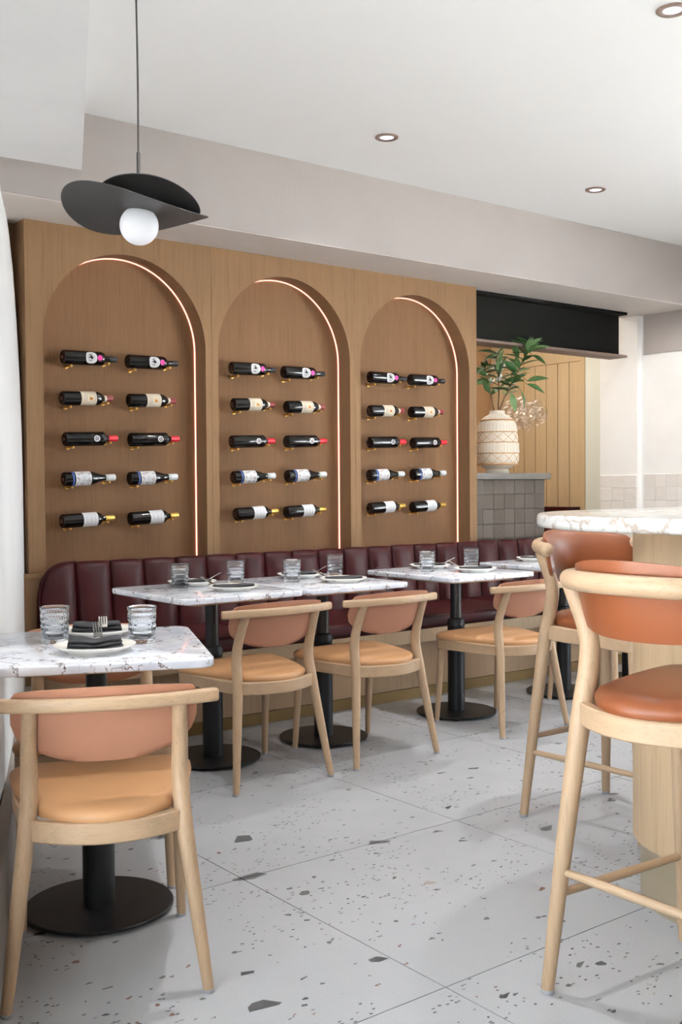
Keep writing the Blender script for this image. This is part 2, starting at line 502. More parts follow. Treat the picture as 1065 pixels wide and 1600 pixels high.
v, f = prism([tuple(fac(-.174, -4.2).xy), tuple(fac(-.174, 5.45).xy), tuple(fac(-.212, 5.45).xy), tuple(fac(-.212, -4.2).xy)], 0, .24)
struct(obj('baseboard_left', v, f, 'taupe', smooth=False), 'taupe baseboard along the street wall')
# street windows (behind and beside the camera)
for k, (s0, s1) in enumerate(((-1.75, .30), (.30, 2.35))):
    wi = thing('window_%d' % (k+1), None, None); struct(wi, 'tall shop window facing the street')
    def fbar(a0, a1, z0, z1, nm):
        v, f = prism([tuple(fac(-.30, a0).xy), tuple(fac(-.30, a1).xy), tuple(fac(-.37, a1).xy), tuple(fac(-.37, a0).xy)], z0, z1)
        return obj(nm, v, f, 'frame_dark', wi, False)
    fbar(s0, s0+.05, .24, 2.67, 'window_frame'); fbar(s1-.05, s1, .24, 2.67, 'window_frame')
    fbar(s0+.05, s1-.05, .24, .30, 'window_frame'); fbar(s0+.05, s1-.05, 2.61, 2.67, 'window_frame')
    v, f = prism([tuple(fac(-.33, s0+.05).xy), tuple(fac(-.33, s1-.05).xy), tuple(fac(-.338, s1-.05).xy), tuple(fac(-.338, s0+.05).xy)], .30, 2.61)
    obj('pane', v, f, 'pane', wi, False)
v, f = prism([tuple(fac(-.22, -4.2).xy), tuple(fac(-.22, 2.35).xy), tuple(fac(-.45, 2.35).xy), tuple(fac(-.45, -4.2).xy)], 0, .24)
struct(obj('trim_3', v, f, 'plaster_white', smooth=False), 'low sill wall under the street windows')
v, f = prism([tuple(fac(-.22, -4.6).xy), tuple(fac(-.22, -1.75).xy), tuple(fac(-.45, -1.75).xy), tuple(fac(-.45, -4.6).xy)], .24, 2.675)
struct(obj('wall_left_rear', v, f, 'taupe', smooth=False), 'taupe street wall behind the camera')
# unseen windows behind the bar, added to bring in light from that side
for k, (a, b) in enumerate(((-1.20, .70), (.70, 2.60))):
    wi = thing('window_%d' % (k+3), None, None); struct(wi, 'tall unseen window added on the bar side for daylight')
    for y0, y1, z0, z1 in ((a, a+.05, .15, 2.67), (b-.05, b, .15, 2.67), (a+.05, b-.05, .15, .21), (a+.05, b-.05, 2.61, 2.67)):
        box('window_frame', XE+.02, XE+.09, y0, y1, z0, z1, 'frame_dark', wi)
    box('pane', XE+.05, XE+.058, a+.05, b-.05, .21, 2.61, 'pane', wi)
struct(box('wall_rear', -2.2, XE+.25, YB-.15, YB, 0, ZC, 'taupe'), 'taupe wall at the rear of the room')
v, f = prism([(-40, -40), (45, -40), (45, 9.2), (-40, 9.2)], -.30, -.14)
struct(obj('trim_9', v, f, 'pavement', smooth=False), 'pale street pavement outside the windows')
struct(box('trim_8', -3.2, 9.2, YB-.2, 9.2, ZC+.15, ZC+.6, 'plaster_white'), 'roof slab above the ceiling')

# ------------------------------------------------------------------ wine wall
P0, PBK = 5.15, 5.27
AX, AW, AP = 2.097, .940, 1.021
ZT, ZA, ZL = 2.553, 2.443, .79
wall = struct(box('wall_back', 1.60, 5.148, PBK+.012, 5.50, 0, ZC, 'panel'), 'oak panelled wall with three arched wine niches')
edges = [2.008, 3.076, 4.097, 5.148]
places = ['left', 'middle', 'right']
for i in range(3):
    xl, xr = edges[i]+.0008, edges[i+1]-.0008
    a0, a1 = AX+i*AP, AX+i*AP+AW
    cx, r = (a0+a1)/2, AW/2
    zc = ZA-r
    N = 40
    arc = [(a0, ZL)]+[(cx-r*math.cos(PI*k/N), zc+r*math.sin(PI*k/N)) for k in range(N+1)]+[(a1, ZL)]
    # outer partner point for every arc point
    outer = []
    for (x, z) in arc:
        if z <= zc+1e-6: outer.append((xl if x < cx else xr, z))
        else:
            d = Vector((x-cx, z-zc)); t = 1e9
            if d.x < -1e-6: t = min(t, (xl-cx)/d.x)
            if d.x > 1e-6: t = min(t, (xr-cx)/d.x)
            if d.y > 1e-6: t = min(t, (ZT-zc)/d.y)
            outer.append((cx+d.x*t, zc+d.y*t))
    # put the two top corners exactly
    for cxn in (xl, xr):
        best = min(range(len(outer)), key=lambda q: (outer[q][0]-cxn)**2+(outer[q][1]-ZT)**2)
        outer[best] = (cxn, ZT)
    n = len(arc)
    v = [(x, P0, z) for x, z in arc]+[(x, P0, z) for x, z in outer]+[(x, PBK, z) for x, z in arc]+[(x, PBK+.012, z) for x, z in outer]
    f = []
    for k in range(n-1):
        f.append((k, k+1, n+k+1, n+k)); f.append((k, 2*n+k, 2*n+k+1, k+1)); f.append((n+k, n+k+1, 3*n+k+1, 3*n+k))
    me = bpy.data.meshes.new('wood_panel'); me.from_pydata(v, [], f); me.materials.append(M['panel'])
    pan = link('wood_panel', me, wall)
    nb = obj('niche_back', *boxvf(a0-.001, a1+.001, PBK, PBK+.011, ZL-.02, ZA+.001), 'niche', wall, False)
    # glowing strip let into the reveal, along its back edge
    path = [(a0+.004, ZL+.002)]+[(cx-(r-.004)*math.cos(PI*k/N), zc+(r-.004)*math.sin(PI*k/N)) for k in range(N+1)]+[(a1-.004, ZL+.002)]
    v = []; f = []
    for k, (x, z) in enumerate(path):
        nx, nz = (0, 0)
        if z <= zc+1e-6: nx, nz = (1, 0) if x < cx else (-1, 0)
        else: nx, nz = (cx-x)/r, (zc-z)/r
        for dn, y in ((-.0035, PBK-.0075), (.0015, PBK-.0075), (.0015, PBK-.0005), (-.0035, PBK-.0005)):
            v.append((x+nx*dn, y, z+nz*dn))
    for k in range(len(path)-1):
        for q in range(4):
            f.append((k*4+q, k*4+(q+1) % 4, k*4+4+(q+1) % 4, k*4+4+q))
    led = obj('led_strip', v, f, 'led', pan, False); led['label'] = 'glowing peach light strip around the arch'
    # brass pegs are added below, under this niche_back
    nb['niche'] = i
niches = [o for o in wall.children if o.name.startswith('niche_back')]
# side return and wainscot at the street end
obj('side_return', *boxvf(2.008, 2.02, P0+.0005, 5.46, .70, ZT), 'panel', wall, False)
obj('wainscot', *boxvf(1.62, 6.2, 5.125, 5.262, 0, .768), 'panel', wall, False)
obj('ledge', *boxvf(1.62, 5.148, 5.112, PBK, .768, .790), 'panel', wall, False)

# ------------------------------------------------------------------ pegs and bottles
BP = [[(2.216, 1.888), (2.579, 1.889), (2.209, 1.676), (2.584, 1.681), (2.220, 1.467), (2.589, 1.472), (2.212, 1.261), (2.583, 1.264), (2.200, 1.045), (2.584, 1.049)],
      [(3.227, 1.894), (3.586, 1.892), (3.237, 1.687), (3.605, 1.687), (3.223, 1.474), (3.603, 1.482), (3.232, 1.270), (3.607, 1.278), (3.247, 1.059), (3.598, 1.064)],
      [(4.245, 1.900), (4.583, 1.903), (4.243, 1.688), (4.588, 1.693), (4.241, 1.489), (4.602, 1.493), (4.235, 1.282), (4.601, 1.289), (4.238, 1.074), (4.595, 1.076)]]
YBOT = 5.19
BR = .0365
def wrapquad(x0, x1, c0, c1, r, nx=1, nc=8):
    """patch on the cylinder (axis X); c = height on the front, measured along the circumference"""
    v = []; f = []
    for i in range(nx+1):
        for k in range(nc+1):
            x = x0+(x1-x0)*i/nx; a = (c0+(c1-c0)*k/nc)/r
            v.append((x, -r*math.cos(a), r*math.sin(a)))
    for i in range(nx):
        for k in range(nc):
            f.append((i*(nc+1)+k, (i+1)*(nc+1)+k, (i+1)*(nc+1)+k+1, i*(nc+1)+k+1))
    return v, f
def wrapdisc(x, c, rx, rc, r, seg=24, inner=0.0, squash=1.0):
    v = []; f = []
    if inner <= 0:
        rings = [0, .35, .7, 1]
        for q in rings:
            for k in range(seg):
                a = 2*PI*k/seg
                px = x+rx*q*math.copysign(abs(math.cos(a))**squash, math.cos(a)); a2 = (c+rc*q*math.copysign(abs(math.sin(a))**squash, math.sin(a)))/r
                v.append((px, -r*math.cos(a2), r*math.sin(a2)))
        for i in range(1, len(rings)-1):
            for k in range(seg):
                f.append((i*seg+k, i*seg+(k+1) % seg, (i+1)*seg+(k+1) % seg, (i+1)*seg+k))
        f.append(tuple(seg+k for k in range(seg)))
    else:
        for q in (inner, 1):
            for k in range(seg):
                a = 2*PI*k/seg; px = x+rx*q*math.cos(a); a2 = (c+rc*q*math.sin(a))/r
                v.append((px, -r*math.cos(a2), r*math.sin(a2)))
        for k in range(seg):
            f.append((k, (k+1) % seg, seg+(k+1) % seg, seg+k))
    return v, f
def text_vf(body, size):
    cu = bpy.data.curves.new('lettering', 'FONT'); cu.body = body; cu.size = size; cu.align_x = 'CENTER'; cu.align_y = 'CENTER'; cu.offset = .0002
    to = bpy.data.objects.new('lettering', cu); COL.objects.link(to)
    dg = bpy.context.evaluated_depsgraph_get(); dg.update()
    me = bpy.data.meshes.new_from_object(to.evaluated_get(dg))
    bm = bmesh.new(); bm.from_mesh(me); bmesh.ops.triangulate(bm, faces=bm.faces)
    bmesh.ops.subdivide_edges(bm, edges=[e for e in bm.edges if e.calc_length() > size*.15], cuts=2, use_grid_fill=False)
    bmesh.ops.triangulate(bm, faces=bm.faces)
    vs = [tuple(q.co) for q in bm.verts]; bm.verts.index_update()
    fs = [tuple(q.index for q in fc.verts) for fc in bm.faces]; bm.free()
    bpy.data.objects.remove(to); bpy.data.curves.remove(cu); bpy.data.meshes.remove(me)
    return vs, fs
def wraptext(body, size, x, c, r):
    vs, fs = text_vf(body, size)
    out = []
    for gx, gy, _ in vs:
        a = (c-gx)/r; out.append((x+gy, -r*math.cos(a), r*math.sin(a)))
    return out, fs
def bottle_body(L, xb, xs, rn, slope=False):
    """xb: end of the straight body, xs: start of the neck"""
    p = [(0.0, .010), (.010, .008), (.018, .004), (.026, .0005), (.032, 0), (.0355, .003), (BR, .010), (BR, xb)]
    if slope:
        for k in range(1, 9):
            t = k/8; e = .5-.5*math.cos(PI*t); p.append((BR+(rn-BR)*(e*.7+t*.3), xb+(xs-xb)*t))
    else:
        for k in range(1, 9):
            a = PI/2*k/8; p.append((rn+(BR-rn)*math.cos(a), xb+(xs-xb)*math.sin(a)))
    p += [(rn, L-.004), (rn-.002, L), (0, L)]
    return lathe(p, 36, 'X')
def ringcap(x0, x1, r, dome=True):
    p = [(r-.0004, x0), (r+.0006, x0+.0006), (r+.0006, x1-.004), (r-.001, x1-.001), (r-.004, x1)] if dome else [(r-.0002, x0), (r+.0006, x0+.0003), (r+.0006, x1-.0003), (r-.0002, x1)]
    if dome: p.append((0, x1+.0003))
    return lathe(p, 28, 'X', dome)
def bottle_type(k):
    b = thing('wine_bottle', '-', 'bottle')
    R1, R3 = BR+.0004, BR+.0009
    def part(nm, vf, mat, par=b): return obj(nm, vf[0], vf[1], mat, par, ang=50)
    if k == 0:
        part('bottle_glass', bottle_body(.302, .205, .232, .0150), 'bottle')
        lb = part('label', wrapdisc(.145, .0, .031, .034, R1, 28, 0, .8), 'lbl_white')
        part('lettering', wraptext('921', .0285, .137, .0, R3), 'lbl_black', lb)
        part('fine_print', merge(*[wrapquad(x, x+.0012, -.015, .015, R3) for x in (.156, .161)]), 'lbl_grey', lb)
        part('sticker', wrapdisc(.192, .0, .0135, .0150, R1), 'lbl_pink')
        part('capsule', ringcap(.262, .302, .0150), 'lbl_black')
    elif k == 1:
        part('bottle_glass', bottle_body(.282, .178, .224, .0150), 'bottle')
        lb = part('label', wrapquad(.095, .179, -.052, .052, R1, 2, 24), 'lbl_cream')
        part('emblem', merge(wrapdisc(.148, -.003, .011, .009, R3, 6), wrapdisc(.141, -.001, .005, .012, R3, 5)), 'lbl_gold', lb)
        part('emblem_centre', wrapdisc(.147, -.002, .005, .004, R3+.0004, 10), 'lbl_redbrown', lb)
        part('fine_print', merge(*[wrapquad(x, x+.0016, -w_, w_, R3) for x, w_ in ((.108, .020), (.116, .024), (.124, .016), (.168, .018))]), 'lbl_brown', lb)
        part('neck_band', ringcap(.232, .246, .0152, False), 'lbl_cream')
        part('capsule', ringcap(.246, .282, .0156), 'cap_maroon')
    elif k == 2:
        part('bottle_glass', bottle_body(.296, .208, .226, .0145), 'bottle')
        em = part('emblem', wrapdisc(.166, .0, .0165, .0165, R1, 28, .68), 'lbl_white')
        part('emblem_centre', wrapdisc(.166, .0, .009, .009, R1, 20), 'lbl_grey', em)
        part('relief_line', merge(*[wrapquad(x, x+.001, -.034, .034, R1) for x in (.138, .200)]), 'lbl_black')
        part('capsule', ringcap(.243, .296, .0154), 'cap_red')
    elif k == 3:
        part('bottle_glass', bottle_body(.288, .142, .226, .0165, True), 'bottle')
        part('ring_band', ringcap(.040, .050, BR, False), 'lbl_blue')
        lb = part('label', wrapquad(.056, .142, -.056, .056, R1, 2, 24), 'lbl_white')
        sw = []
        for q in range(26):
            xx = random.choice((random.uniform(.062, .080), random.uniform(.118, .136))) if q % 3 else random.uniform(.064, .134)
            cc = random.uniform(-.034, .034) if xx < .08 or xx > .118 else random.choice((-1, 1))*random.uniform(.026, .036)
            rr_ = random.uniform(.003, .006)
            sw.append(wrapdisc(xx, cc, rr_, rr_, R3, 12, .6))
        part('scroll_ornament', merge(*sw), 'lbl_brown', lb)
        part('fine_print', merge(*[wrapquad(x, x+.0014, -w_, w_, R3) for x, w_ in ((.092, .013), (.099, .016), (.106, .010))]), 'lbl_grey', lb)
        part('neck_band', ringcap(.232, .246, .0168, False), 'cap_sage')
        part('capsule', ringcap(.246, .288, .0172), 'cap_white')
    else:
        part('bottle_glass', bottle_body(.292, .186, .222, .0140), 'bottle')
        lb = part('label', wrapquad(.108, .188, -.055, .055, R1, 2, 24), 'lbl_white')
        part('fine_print', merge(*[wrapquad(x, x+.0012, -w_, w_, R3) for x, w_ in ((.122, .022), (.129, .018), (.146, .028), (.152, .016), (.170, .024))]), 'lbl_grey', lb)
        part('capsule', ringcap(.240, .292, .0156), 'cap_gold')
    return b
TILT = [math.radians(a) for a in (1.0, 2.0, 2.0, 2.0, 2.6)]
NECK = [.0156, .0160, .0158, .0176, .0160]
rowname = ['top', 'second', 'third', 'fourth', 'bottom']
looks = ['black wine bottle with oval 921 label and pink dot', 'dark wine bottle with cream label and maroon capsule', 'black wine bottle with round grey emblem and red capsule',
         'sloping dark wine bottle with ornate label and white capsule', 'dark wine bottle with plain white label and gold capsule']
peg_me = newmesh('bottle_peg', *merge(
    lathe([(0, -.0), (.0115, -.0), (.0115, .004), (.0055, .0055), (.0052, .058), (.0075, .059), (.0082, .063), (.0080, .070), (.0055, .0725), (0, .073)], 18, 'X')), 'brass'); sharp(peg_me, 45)
for k in range(5):
    proto = bottle_type(k)
    first = True
    for a in range(3):
        for c in range(2):
            x, z = BP[a][k*2+c]
            o = proto if first else copy_tree(proto); first = False
            o.location = (x, YBOT, z); o.rotation_euler = (0, -TILT[k], 0)
            o['label'] = '%s, %s one in the %s arch' % (looks[k], ('left', 'right')[c], places[a])
            o['group'] = 'wine bottles on pegs'
            for px, rr in ((.052, BR), (.262, NECK[k])):
                pz = z+px*math.tan(TILT[k])-rr/math.cos(TILT[k])-.0054
                link('bottle_peg', peg_me, niches[a], (x+px, PBK, pz), (0, 0, -PI/2))

# ------------------------------------------------------------------ banquette
bq = thing('banquette', 'long burgundy channel-tufted banquette on an oak plinth along the wall', 'banquette', (0, 0, 0))
XB0, XB1, CH = 2.030, 6.190, .1905
ZS, ZBT = .48, .836
obj('plinth', *boxvf(2.03, 6.19, 4.545, 5.05, .062, .33), 'plinth', bq, False)
obj('kick_strip', *boxvf(2.03, 6.19, 4.541, 5.0, 0, .060), 'brass_dull', bq, False)
obj('seat_rail', *boxvf(2.03, 6.19, 4.465, 5.05, .332, .405), 'bar_oak', bq, False)
# seat: cushions joined end to end
sx = [2.035, 2.985, 3.94, 4.90, 5.86, 6.19]
for a, b in zip(sx[:-1], sx[1:]):
    box('seat_cushion', a, b, 4.455, 5.04, .407, ZS, 'burgundy', bq, .022, 4)
def channel(x0, x1, roundleft=False):
    NX, NZ = 12, 14
    v = []; f = []
    z0 = ZS-.01
    for side in (0, 1):
        for i in range(NX+1):
            t = i/NX; x = x0+(x1-x0)*t
            bul = (1-abs(2*t-1)**3.2)
            zt = ZBT
            if roundleft:
                rr = .150; d = x0+rr-x
                if d > 0: zt = ZBT-rr*1.15*(1-math.sqrt(max(0, 1-(d/rr)**2)))
            for k in range(NZ+1):
                q = k/NZ; z = z0+(zt-z0)*q
                edge = (1-q**14)
                lean = .035*q
                yf = 5.038+lean-.030*bul*(.25+.75*edge)
                zz = z+.006*bul*(q**8)
                v.append((x, yf if side == 0 else 5.108, zz))
    W = NZ+1; S = (NX+1)*W
    for i in range(NX):
        for k in range(NZ):
            a = i*W+k
            f.append((a, a+W, a+W+1, a+1)); f.append((S+a, S+a+1, S+a+W+1, S+a+W))
        a = i*W+NZ; f.append((a, a+W, S+a+W, S+a))
    for k in range(NZ):
        f.append((k, k+1, S+k+1, S+k)); a = NX*W+k; f.append((a, S+a, S+a+1, a+1))
    return v, f
obj('back_channel', *channel(XB0, 2.2205-.001, True), 'burgundy', bq, ang=70)
me = newmesh('back_channel', *channel(0.001, CH-.001), 'burgundy'); sharp(me, 70)
x = 2.2205
while x+CH < XB1+.05:
    link('back_channel', me, bq, (x, 0, 0)); x += CH
# dark piping round the free end
zz = [(2.031, 5.035, .47), (2.028, 5.06, .62), (2.030, 5.07, .68)]
for k in range(1, 8):
    d = .150*(1-k/7); zz.append((2.030+.150-d-.004*(k < 7), 5.068+.004*k/7, ZBT-.150*1.15*(1-math.sqrt(1-(d/.150)**2))+.004))
zz.append((2.222, 5.073, ZBT+.006))
obj('piping', *tube(zz, [.006]*len(zz), 8, 3), 'burgundy', bq)

# ------------------------------------------------------------------ chairs
def outline_pts(hw_f, yf, hw_r, yr, bow, rc=.05):
    """seat plan, counter-clockwise from front right corner"""
    o = []
    for k in range(6):
        a = PI/2*k/5; o.append((hw_f-rc+rc*math.cos(a), yf-rc+rc*math.sin(a)))
    for k in range(1, 6): o.append(((hw_f-rc)*(1-2*k/6), yf+.004*math.sin(PI*k/6)))
    for k in range(6):
        a = PI/2+PI/2*k/5; o.append((-hw_f+rc+rc*math.cos(a), yf-rc+rc*math.sin(a)))
    def side(t):   # front to rear half width
        return hw_f+(hw_r-hw_f)*(t**1.6)
    for k in range(1, 8):
        t = k/8; o.append((-side(t), (yf-rc)+(yr-(yf-rc))*t))
    for k in range(13):
        t = k/12; xx = -hw_r+2*hw_r*t; o.append((xx, yr-bow*(1-(xx/hw_r)**2)))
    for k in range(7, 0, -1):
        t = k/8; o.append((side(t), (yf-rc)+(yr-(yf-rc))*t))
    return o
def insetpoly(o, d):
    n = len(o); r = []
    for i in range(n):
        p0 = Vector(o[i-1]); p1 = Vector(o[(i+1) % n]); p = Vector(o[i]); t = (p1-p0).normalized()
        r.append(tuple(p+Vector((-t.y, t.x))*d))
    return r
def frame_ring(o, z0, z1, th):
    i_ = insetpoly(o, th); n = len(o); b = .004
    oo = insetpoly(o, b)
    rings = [[(x, y, z0) for x, y in i_], [(x, y, z0) for x, y in oo], [(x, y, z0+b) for x, y in o], [(x, y, z1-b) for x, y in o], [(x, y, z1) for x, y in oo], [(x, y, z1) for x, y in i_]]
    v = [p for r in rings for p in r]; m = len(rings); f = []
    for k in range(m):
        for q in range(n):
            f.append((k*n+q, k*n+(q+1) % n, ((k+1) % m)*n+(q+1) % n, ((k+1) % m)*n+q))
    return v, f
def cushion(o, z0, h):
    cx, cy = 0.0, sum(p[1] for p in o)/len(o)
    rings = [(1, .0), (1.012, .25), (1.0, .48), (.95, .72), (.85, .87), (.65, .96), (.35, .995)]
    v = []; n = len(o)
    for s, q in rings: v += [(cx+(x-cx)*s, cy+(y-cy)*s, z0+h*q) for x, y in o]
    v.append((cx, cy, z0+h)); f = []
    for k in range(len(rings)-1):
        for q in range(n): f.append((k*n+q, k*n+(q+1) % n, (k+1)*n+(q+1) % n, (k+1)*n+q))
    e = (len(rings)-1)*n
    for q in range(n): f.append((e+q, e+(q+1) % n, len(v)-1))
    f.append(tuple(range(n-1, -1, -1)))
    return v, f
def backpad(hw, ztop, zbot, ymid, curve, lean, zref, th, topdrop, botrise, bpow=3.0, NX=40, NZ=12):
    v = []; f = []
    # outline: for each s the z range, softly closed at the ends
    for side in (0, 1):
        for i in range(NX+1):
            s = -1+2*i/NX; x = hw*math.sin(s*PI/2)*.999 if False else hw*s
            a = abs(s)
            e_ = max(0, (a-.90)/.10)
            zt = ztop-topdrop*a**2.2-.016*(1-math.sqrt(max(0, 1-e_*e_)))
            zb = zbot+botrise*a**bpow+.026*(1-math.sqrt(max(0, 1-e_*e_)))
            zb = min(zb, zt-.012)
            for k in range(NZ+1):
                t = k/NZ; z = zb+(zt-zb)*t
                puff = (1-abs(2*t-1)**3.0)*(1-a**8)
                y = ymid+curve*x*x-lean*(z-zref)
                y += (th*(.35+.65*puff) if side else -.006*(puff)+.004)
                v.append((x, y, z))
    W = NZ+1; S = (NX+1)*W
    for i in range(NX):
        for k in range(NZ):
            a = i*W+k; f.append((a, a+1, a+W+1, a+W)); f.append((S+a, S+a+W, S+a+W+1, S+a+1))
        f.append((i*W, i*W+W, S+i*W+W, S+i*W)); a = i*W+NZ; f.append((a, S+a, S+a+W, a+W))
    for k in range(NZ):
        f.append((k, S+k, S+k+1, k+1)); a = NX*W+k; f.append((a, a+1, S+a+1, S+a))
    return v, f
def along(pts, z):
    for (a, b) in zip(pts[:-1], pts[1:]):
        if a[2] <= z <= b[2]:
            t = (z-a[2])/(b[2]-a[2]); return Vector(a)*(1-t)+Vector(b)*t
    return Vector(pts[-1])

def make_chair():
    c = thing('dining_chair', '-', 'chair')
    for s in (-1, 1):
        pts = [(s*.233, -.240, .007), (s*.208, -.208, .21), (s*.184, -.178, .41), (s*.178, -.160, .515), (s*.177, -.178, .60), (s*.172, -.222, .704)]
        l = obj('rear_leg', *tube(pts, [.0135, .0180, .0215, .0210, .0195, .0180], 16, 5), 'oak_v', c)
        obj('foot_cap', *lathe([(.0125, 0), (.0140, .001), (.0142, .008), (.0125, .009)], 16), 'foot', l, loc=(s*.233, -.240, 0))
        pf = [(s*.217, .238, .007), (s*.212, .222, .22), (s*.207, .206, .432)]
        l = obj('front_leg', *tube(pf, [.0125, .0165, .0200], 16, 3), 'oak_v', c)
        obj('foot_cap', *lathe([(.0115, 0), (.0130, .001), (.0132, .008), (.0115, .009)], 16), 'foot', l, loc=(s*.217, .238, 0))
    o = outline_pts(.236, .245, .184, -.188, .068)
    obj('seat_frame', *frame_ring(o, .383, .434, .022), 'oak_h', c, ang=32)
    o2 = outline_pts(.240, .247, .154, -.168, .082, .055)
    obj('seat', *cushion(o2, .434, .040), 'tan', c, ang=60)
    rp = []
    for k in range(13):
        x = -.262+.524*k/12; rp.append((x, -.262+.95*x*x, .715-.06*x*x))
    obj('back_rail', *tube(rp, [1]*13, 20, 2, section=(.0165, .0145, 3.4), roundcap=.006), 'oak_h', c, ang=50)
    obj('backrest', *backpad(.218, .753, .562, -.243, .95, .40, .705, .040, .014, .072, 2.8), 'peach', c, ang=60)
    return c
chair0 = make_chair()
used = [False]
def put_chair(x, y, rz, label):
    o = chair0 if not used[0] else copy_tree(chair0); used[0] = True
    o.location = (x, y, 0); o.rotation_euler = (0, 0, rz); o['label'] = label; o['group'] = 'oak dining chairs'
    return o
AF = -math.atan2(E2.x, E2.y)
T0 = Vector((1.304, 2.843, 0))
C0 = Vector((1.172, 2.518, 0))
put_chair(C0.x, C0.y, AF, 'oak chair with peach back nearest the viewer, at the front table by the white wall')
cA = T0+E2*.345
put_chair(cA.x, cA.y, AF+PI, 'oak chair on the far side of the front table, mostly hidden by the marble top')
put_chair(2.440, 3.780, 0, 'oak chair with tan seat at the leftmost banquette table')
put_chair(3.043, 3.780, 0, 'oak chair with tan seat at the second banquette table from the left')
put_chair(3.936, 3.780, 0, 'oak chair with tan seat at the third banquette table, partly behind the far bar stool')
put_chair(4.800, 3.780, 0, 'oak chair at the fourth banquette table, hidden behind the bar stools')

# ------------------------------------------------------------------ bar stools
def make_stool():
    c = thing('bar_stool', '-', 'stool')
    RL = {}; FL = {}
    for s in (-1, 1):
        pts = [(s*.235, -.240, .008), (s*.206, -.215, .34), (s*.176, -.188, .66), (s*.175, -.160, .78), (s*.188, -.146, .86), (s*.222, -.168, .975)]
        RL[s] = pts
        l = obj('rear_leg', *tube(pts, [.0155, .0205, .0245, .0245, .0235, .0205], 18, 6), 'oak_v', c)
        obj('foot_cap', *lathe([(.0145, 0), (.0160, .001), (.0162, .009), (.0145, .010)], 16), 'foot', l, loc=(s*.235, -.240, 0))
        pf = [(s*.190, .245, .008), (s*.188, .228, .34), (s*.186, .210, .69)]
        FL[s] = pf
        l = obj('front_leg', *tube(pf, [.0145, .0195, .0225], 16, 3), 'oak_v', c)
        obj('foot_cap', *lathe([(.0135, 0), (.0150, .001), (.0152, .009), (.0135, .010)], 16), 'foot', l, loc=(s*.190, .245, 0))
        a, b = along(pts, .240), along(pf, .240)
        obj('stretcher', *tube([a, (a+b)/2, b], [.0095, .0120, .0095], 12, 4), 'oak_d', c)
    a, b = along(RL[-1], .295), along(RL[1], .295)
    obj('stretcher', *tube([a, (a+b)/2, b], [.0095, .0120, .0095], 12, 4), 'oak_h', c)
    a, b = along(FL[-1], .200), along(FL[1], .200)
    obj('stretcher', *tube([a, (a+b)/2, b], [.0100, .0130, .0100], 12, 4), 'oak_h', c)
    o = outline_pts(.215, .245, .180, -.195, .070)
    obj('seat_frame', *frame_ring(o, .652, .705, .024), 'oak_h', c, ang=32)
    o2 = outline_pts(.222, .250, .148, -.170, .090, .06)
    obj('seat', *cushion(o2, .705, .050), 'rust', c, ang=60)
    rp = []
    for k in range(17):
        t = -1+2*k/16; a = t*1.12
        rp.append((.262*math.sin(a)/math.sin(1.12), -.288+.185*(1-math.cos(a))/(1-math.cos(1.12)), .997-.012*t*t))
    obj('back_rail', *tube(rp, [.0250]+[.0235]*15+[.0250], 20, 2, roundcap=.018), 'oak_h', c, ang=60)
    obj('backrest', *backpad(.240, 1.048, .868, -.262, 2.30, .22, .985, .046, .030, .038, 4.0), 'rust', c, ang=60)
    return c
st = make_stool()
st.location = (2.166, 1.462, 0); st.rotation_euler = (0, 0, -PI/2)
st['label'] = 'rust leather bar stool in the right foreground, seen from behind'; st['group'] = 'bar stools'
s2 = copy_tree(st)
s2.location = (3.128, 2.420, 0); s2.rotation_euler = (0, 0, PI)
s2['label'] = 'farther rust leather bar stool turned towards the viewer behind the bar end'

# ------------------------------------------------------------------ tables
def make_table(w=.61, d0=-.30, d1=.40):
    t = thing('bistro_table', '-', 'table')
    obj('tabletop', *slab(rrect(-w/2, w/2, d0, d1, .045, 6), .733, .758, .005, 3), 'marble', t, ang=50)
    obj('sub_top', *slab(rrect(-w/2+.08, w/2-.08, d0+.08, d1-.08, .03, 4), .718, .7328, .002, 1), 'oak_h', t, ang=40)
    obj('mount_plate', *boxvf(-.11, .11, -.06, .16, .709, .7178), 'black_metal', t, False)
    p = [(.0455, .0180), (.0455, .470), (.047, .472), (.047, .492), (.040, .506), (.030, .512), (.0295, .7085)]
    obj('column', *lathe(p, 28), 'black_metal', t, ang=30)
    b = obj('base_disc', *lathe([(.0, .0085), (.206, .0085), (.2125, .011), (.2125, .0155), (.209, .018), (0, .0185)], 56), 'black_metal', t, ang=30)
    for k in range(4):
        a = PI/4+PI/2*k
        obj('glide_foot', *lathe([(.015, 0), (.0165, .002), (.0165, .007), (.012, .0086)], 14), 'black_metal', b, loc=(.178*math.cos(a), .178*math.sin(a), 0))
    return t
tb = make_table()
tspots = [((1.304, 2.843), AF, 'square marble table by the white wall, closest to the viewer'),
          ((2.433, 4.095), 0, 'leftmost marble table at the banquette'),
          ((3.049, 4.095), 0, 'second marble table at the banquette, pushed against the leftmost one'),
          ((3.942, 4.105), 0, 'third marble table at the banquette, standing alone'),
          ((4.800, 4.105), 0, 'fourth marble table at the banquette, partly behind the bar stool'),
          ((5.420, 4.105), 0, 'farthest marble table at the banquette, hidden behind the bar')]
tabs = []
for k, ((x, y), rz, lab) in enumerate(tspots):
    o = tb if k == 0 else copy_tree(tb)
    o.location = (x, y, 0); o.rotation_euler = (0, 0, rz); o['label'] = lab; o['group'] = 'marble bistro tables'
    tabs.append(o)

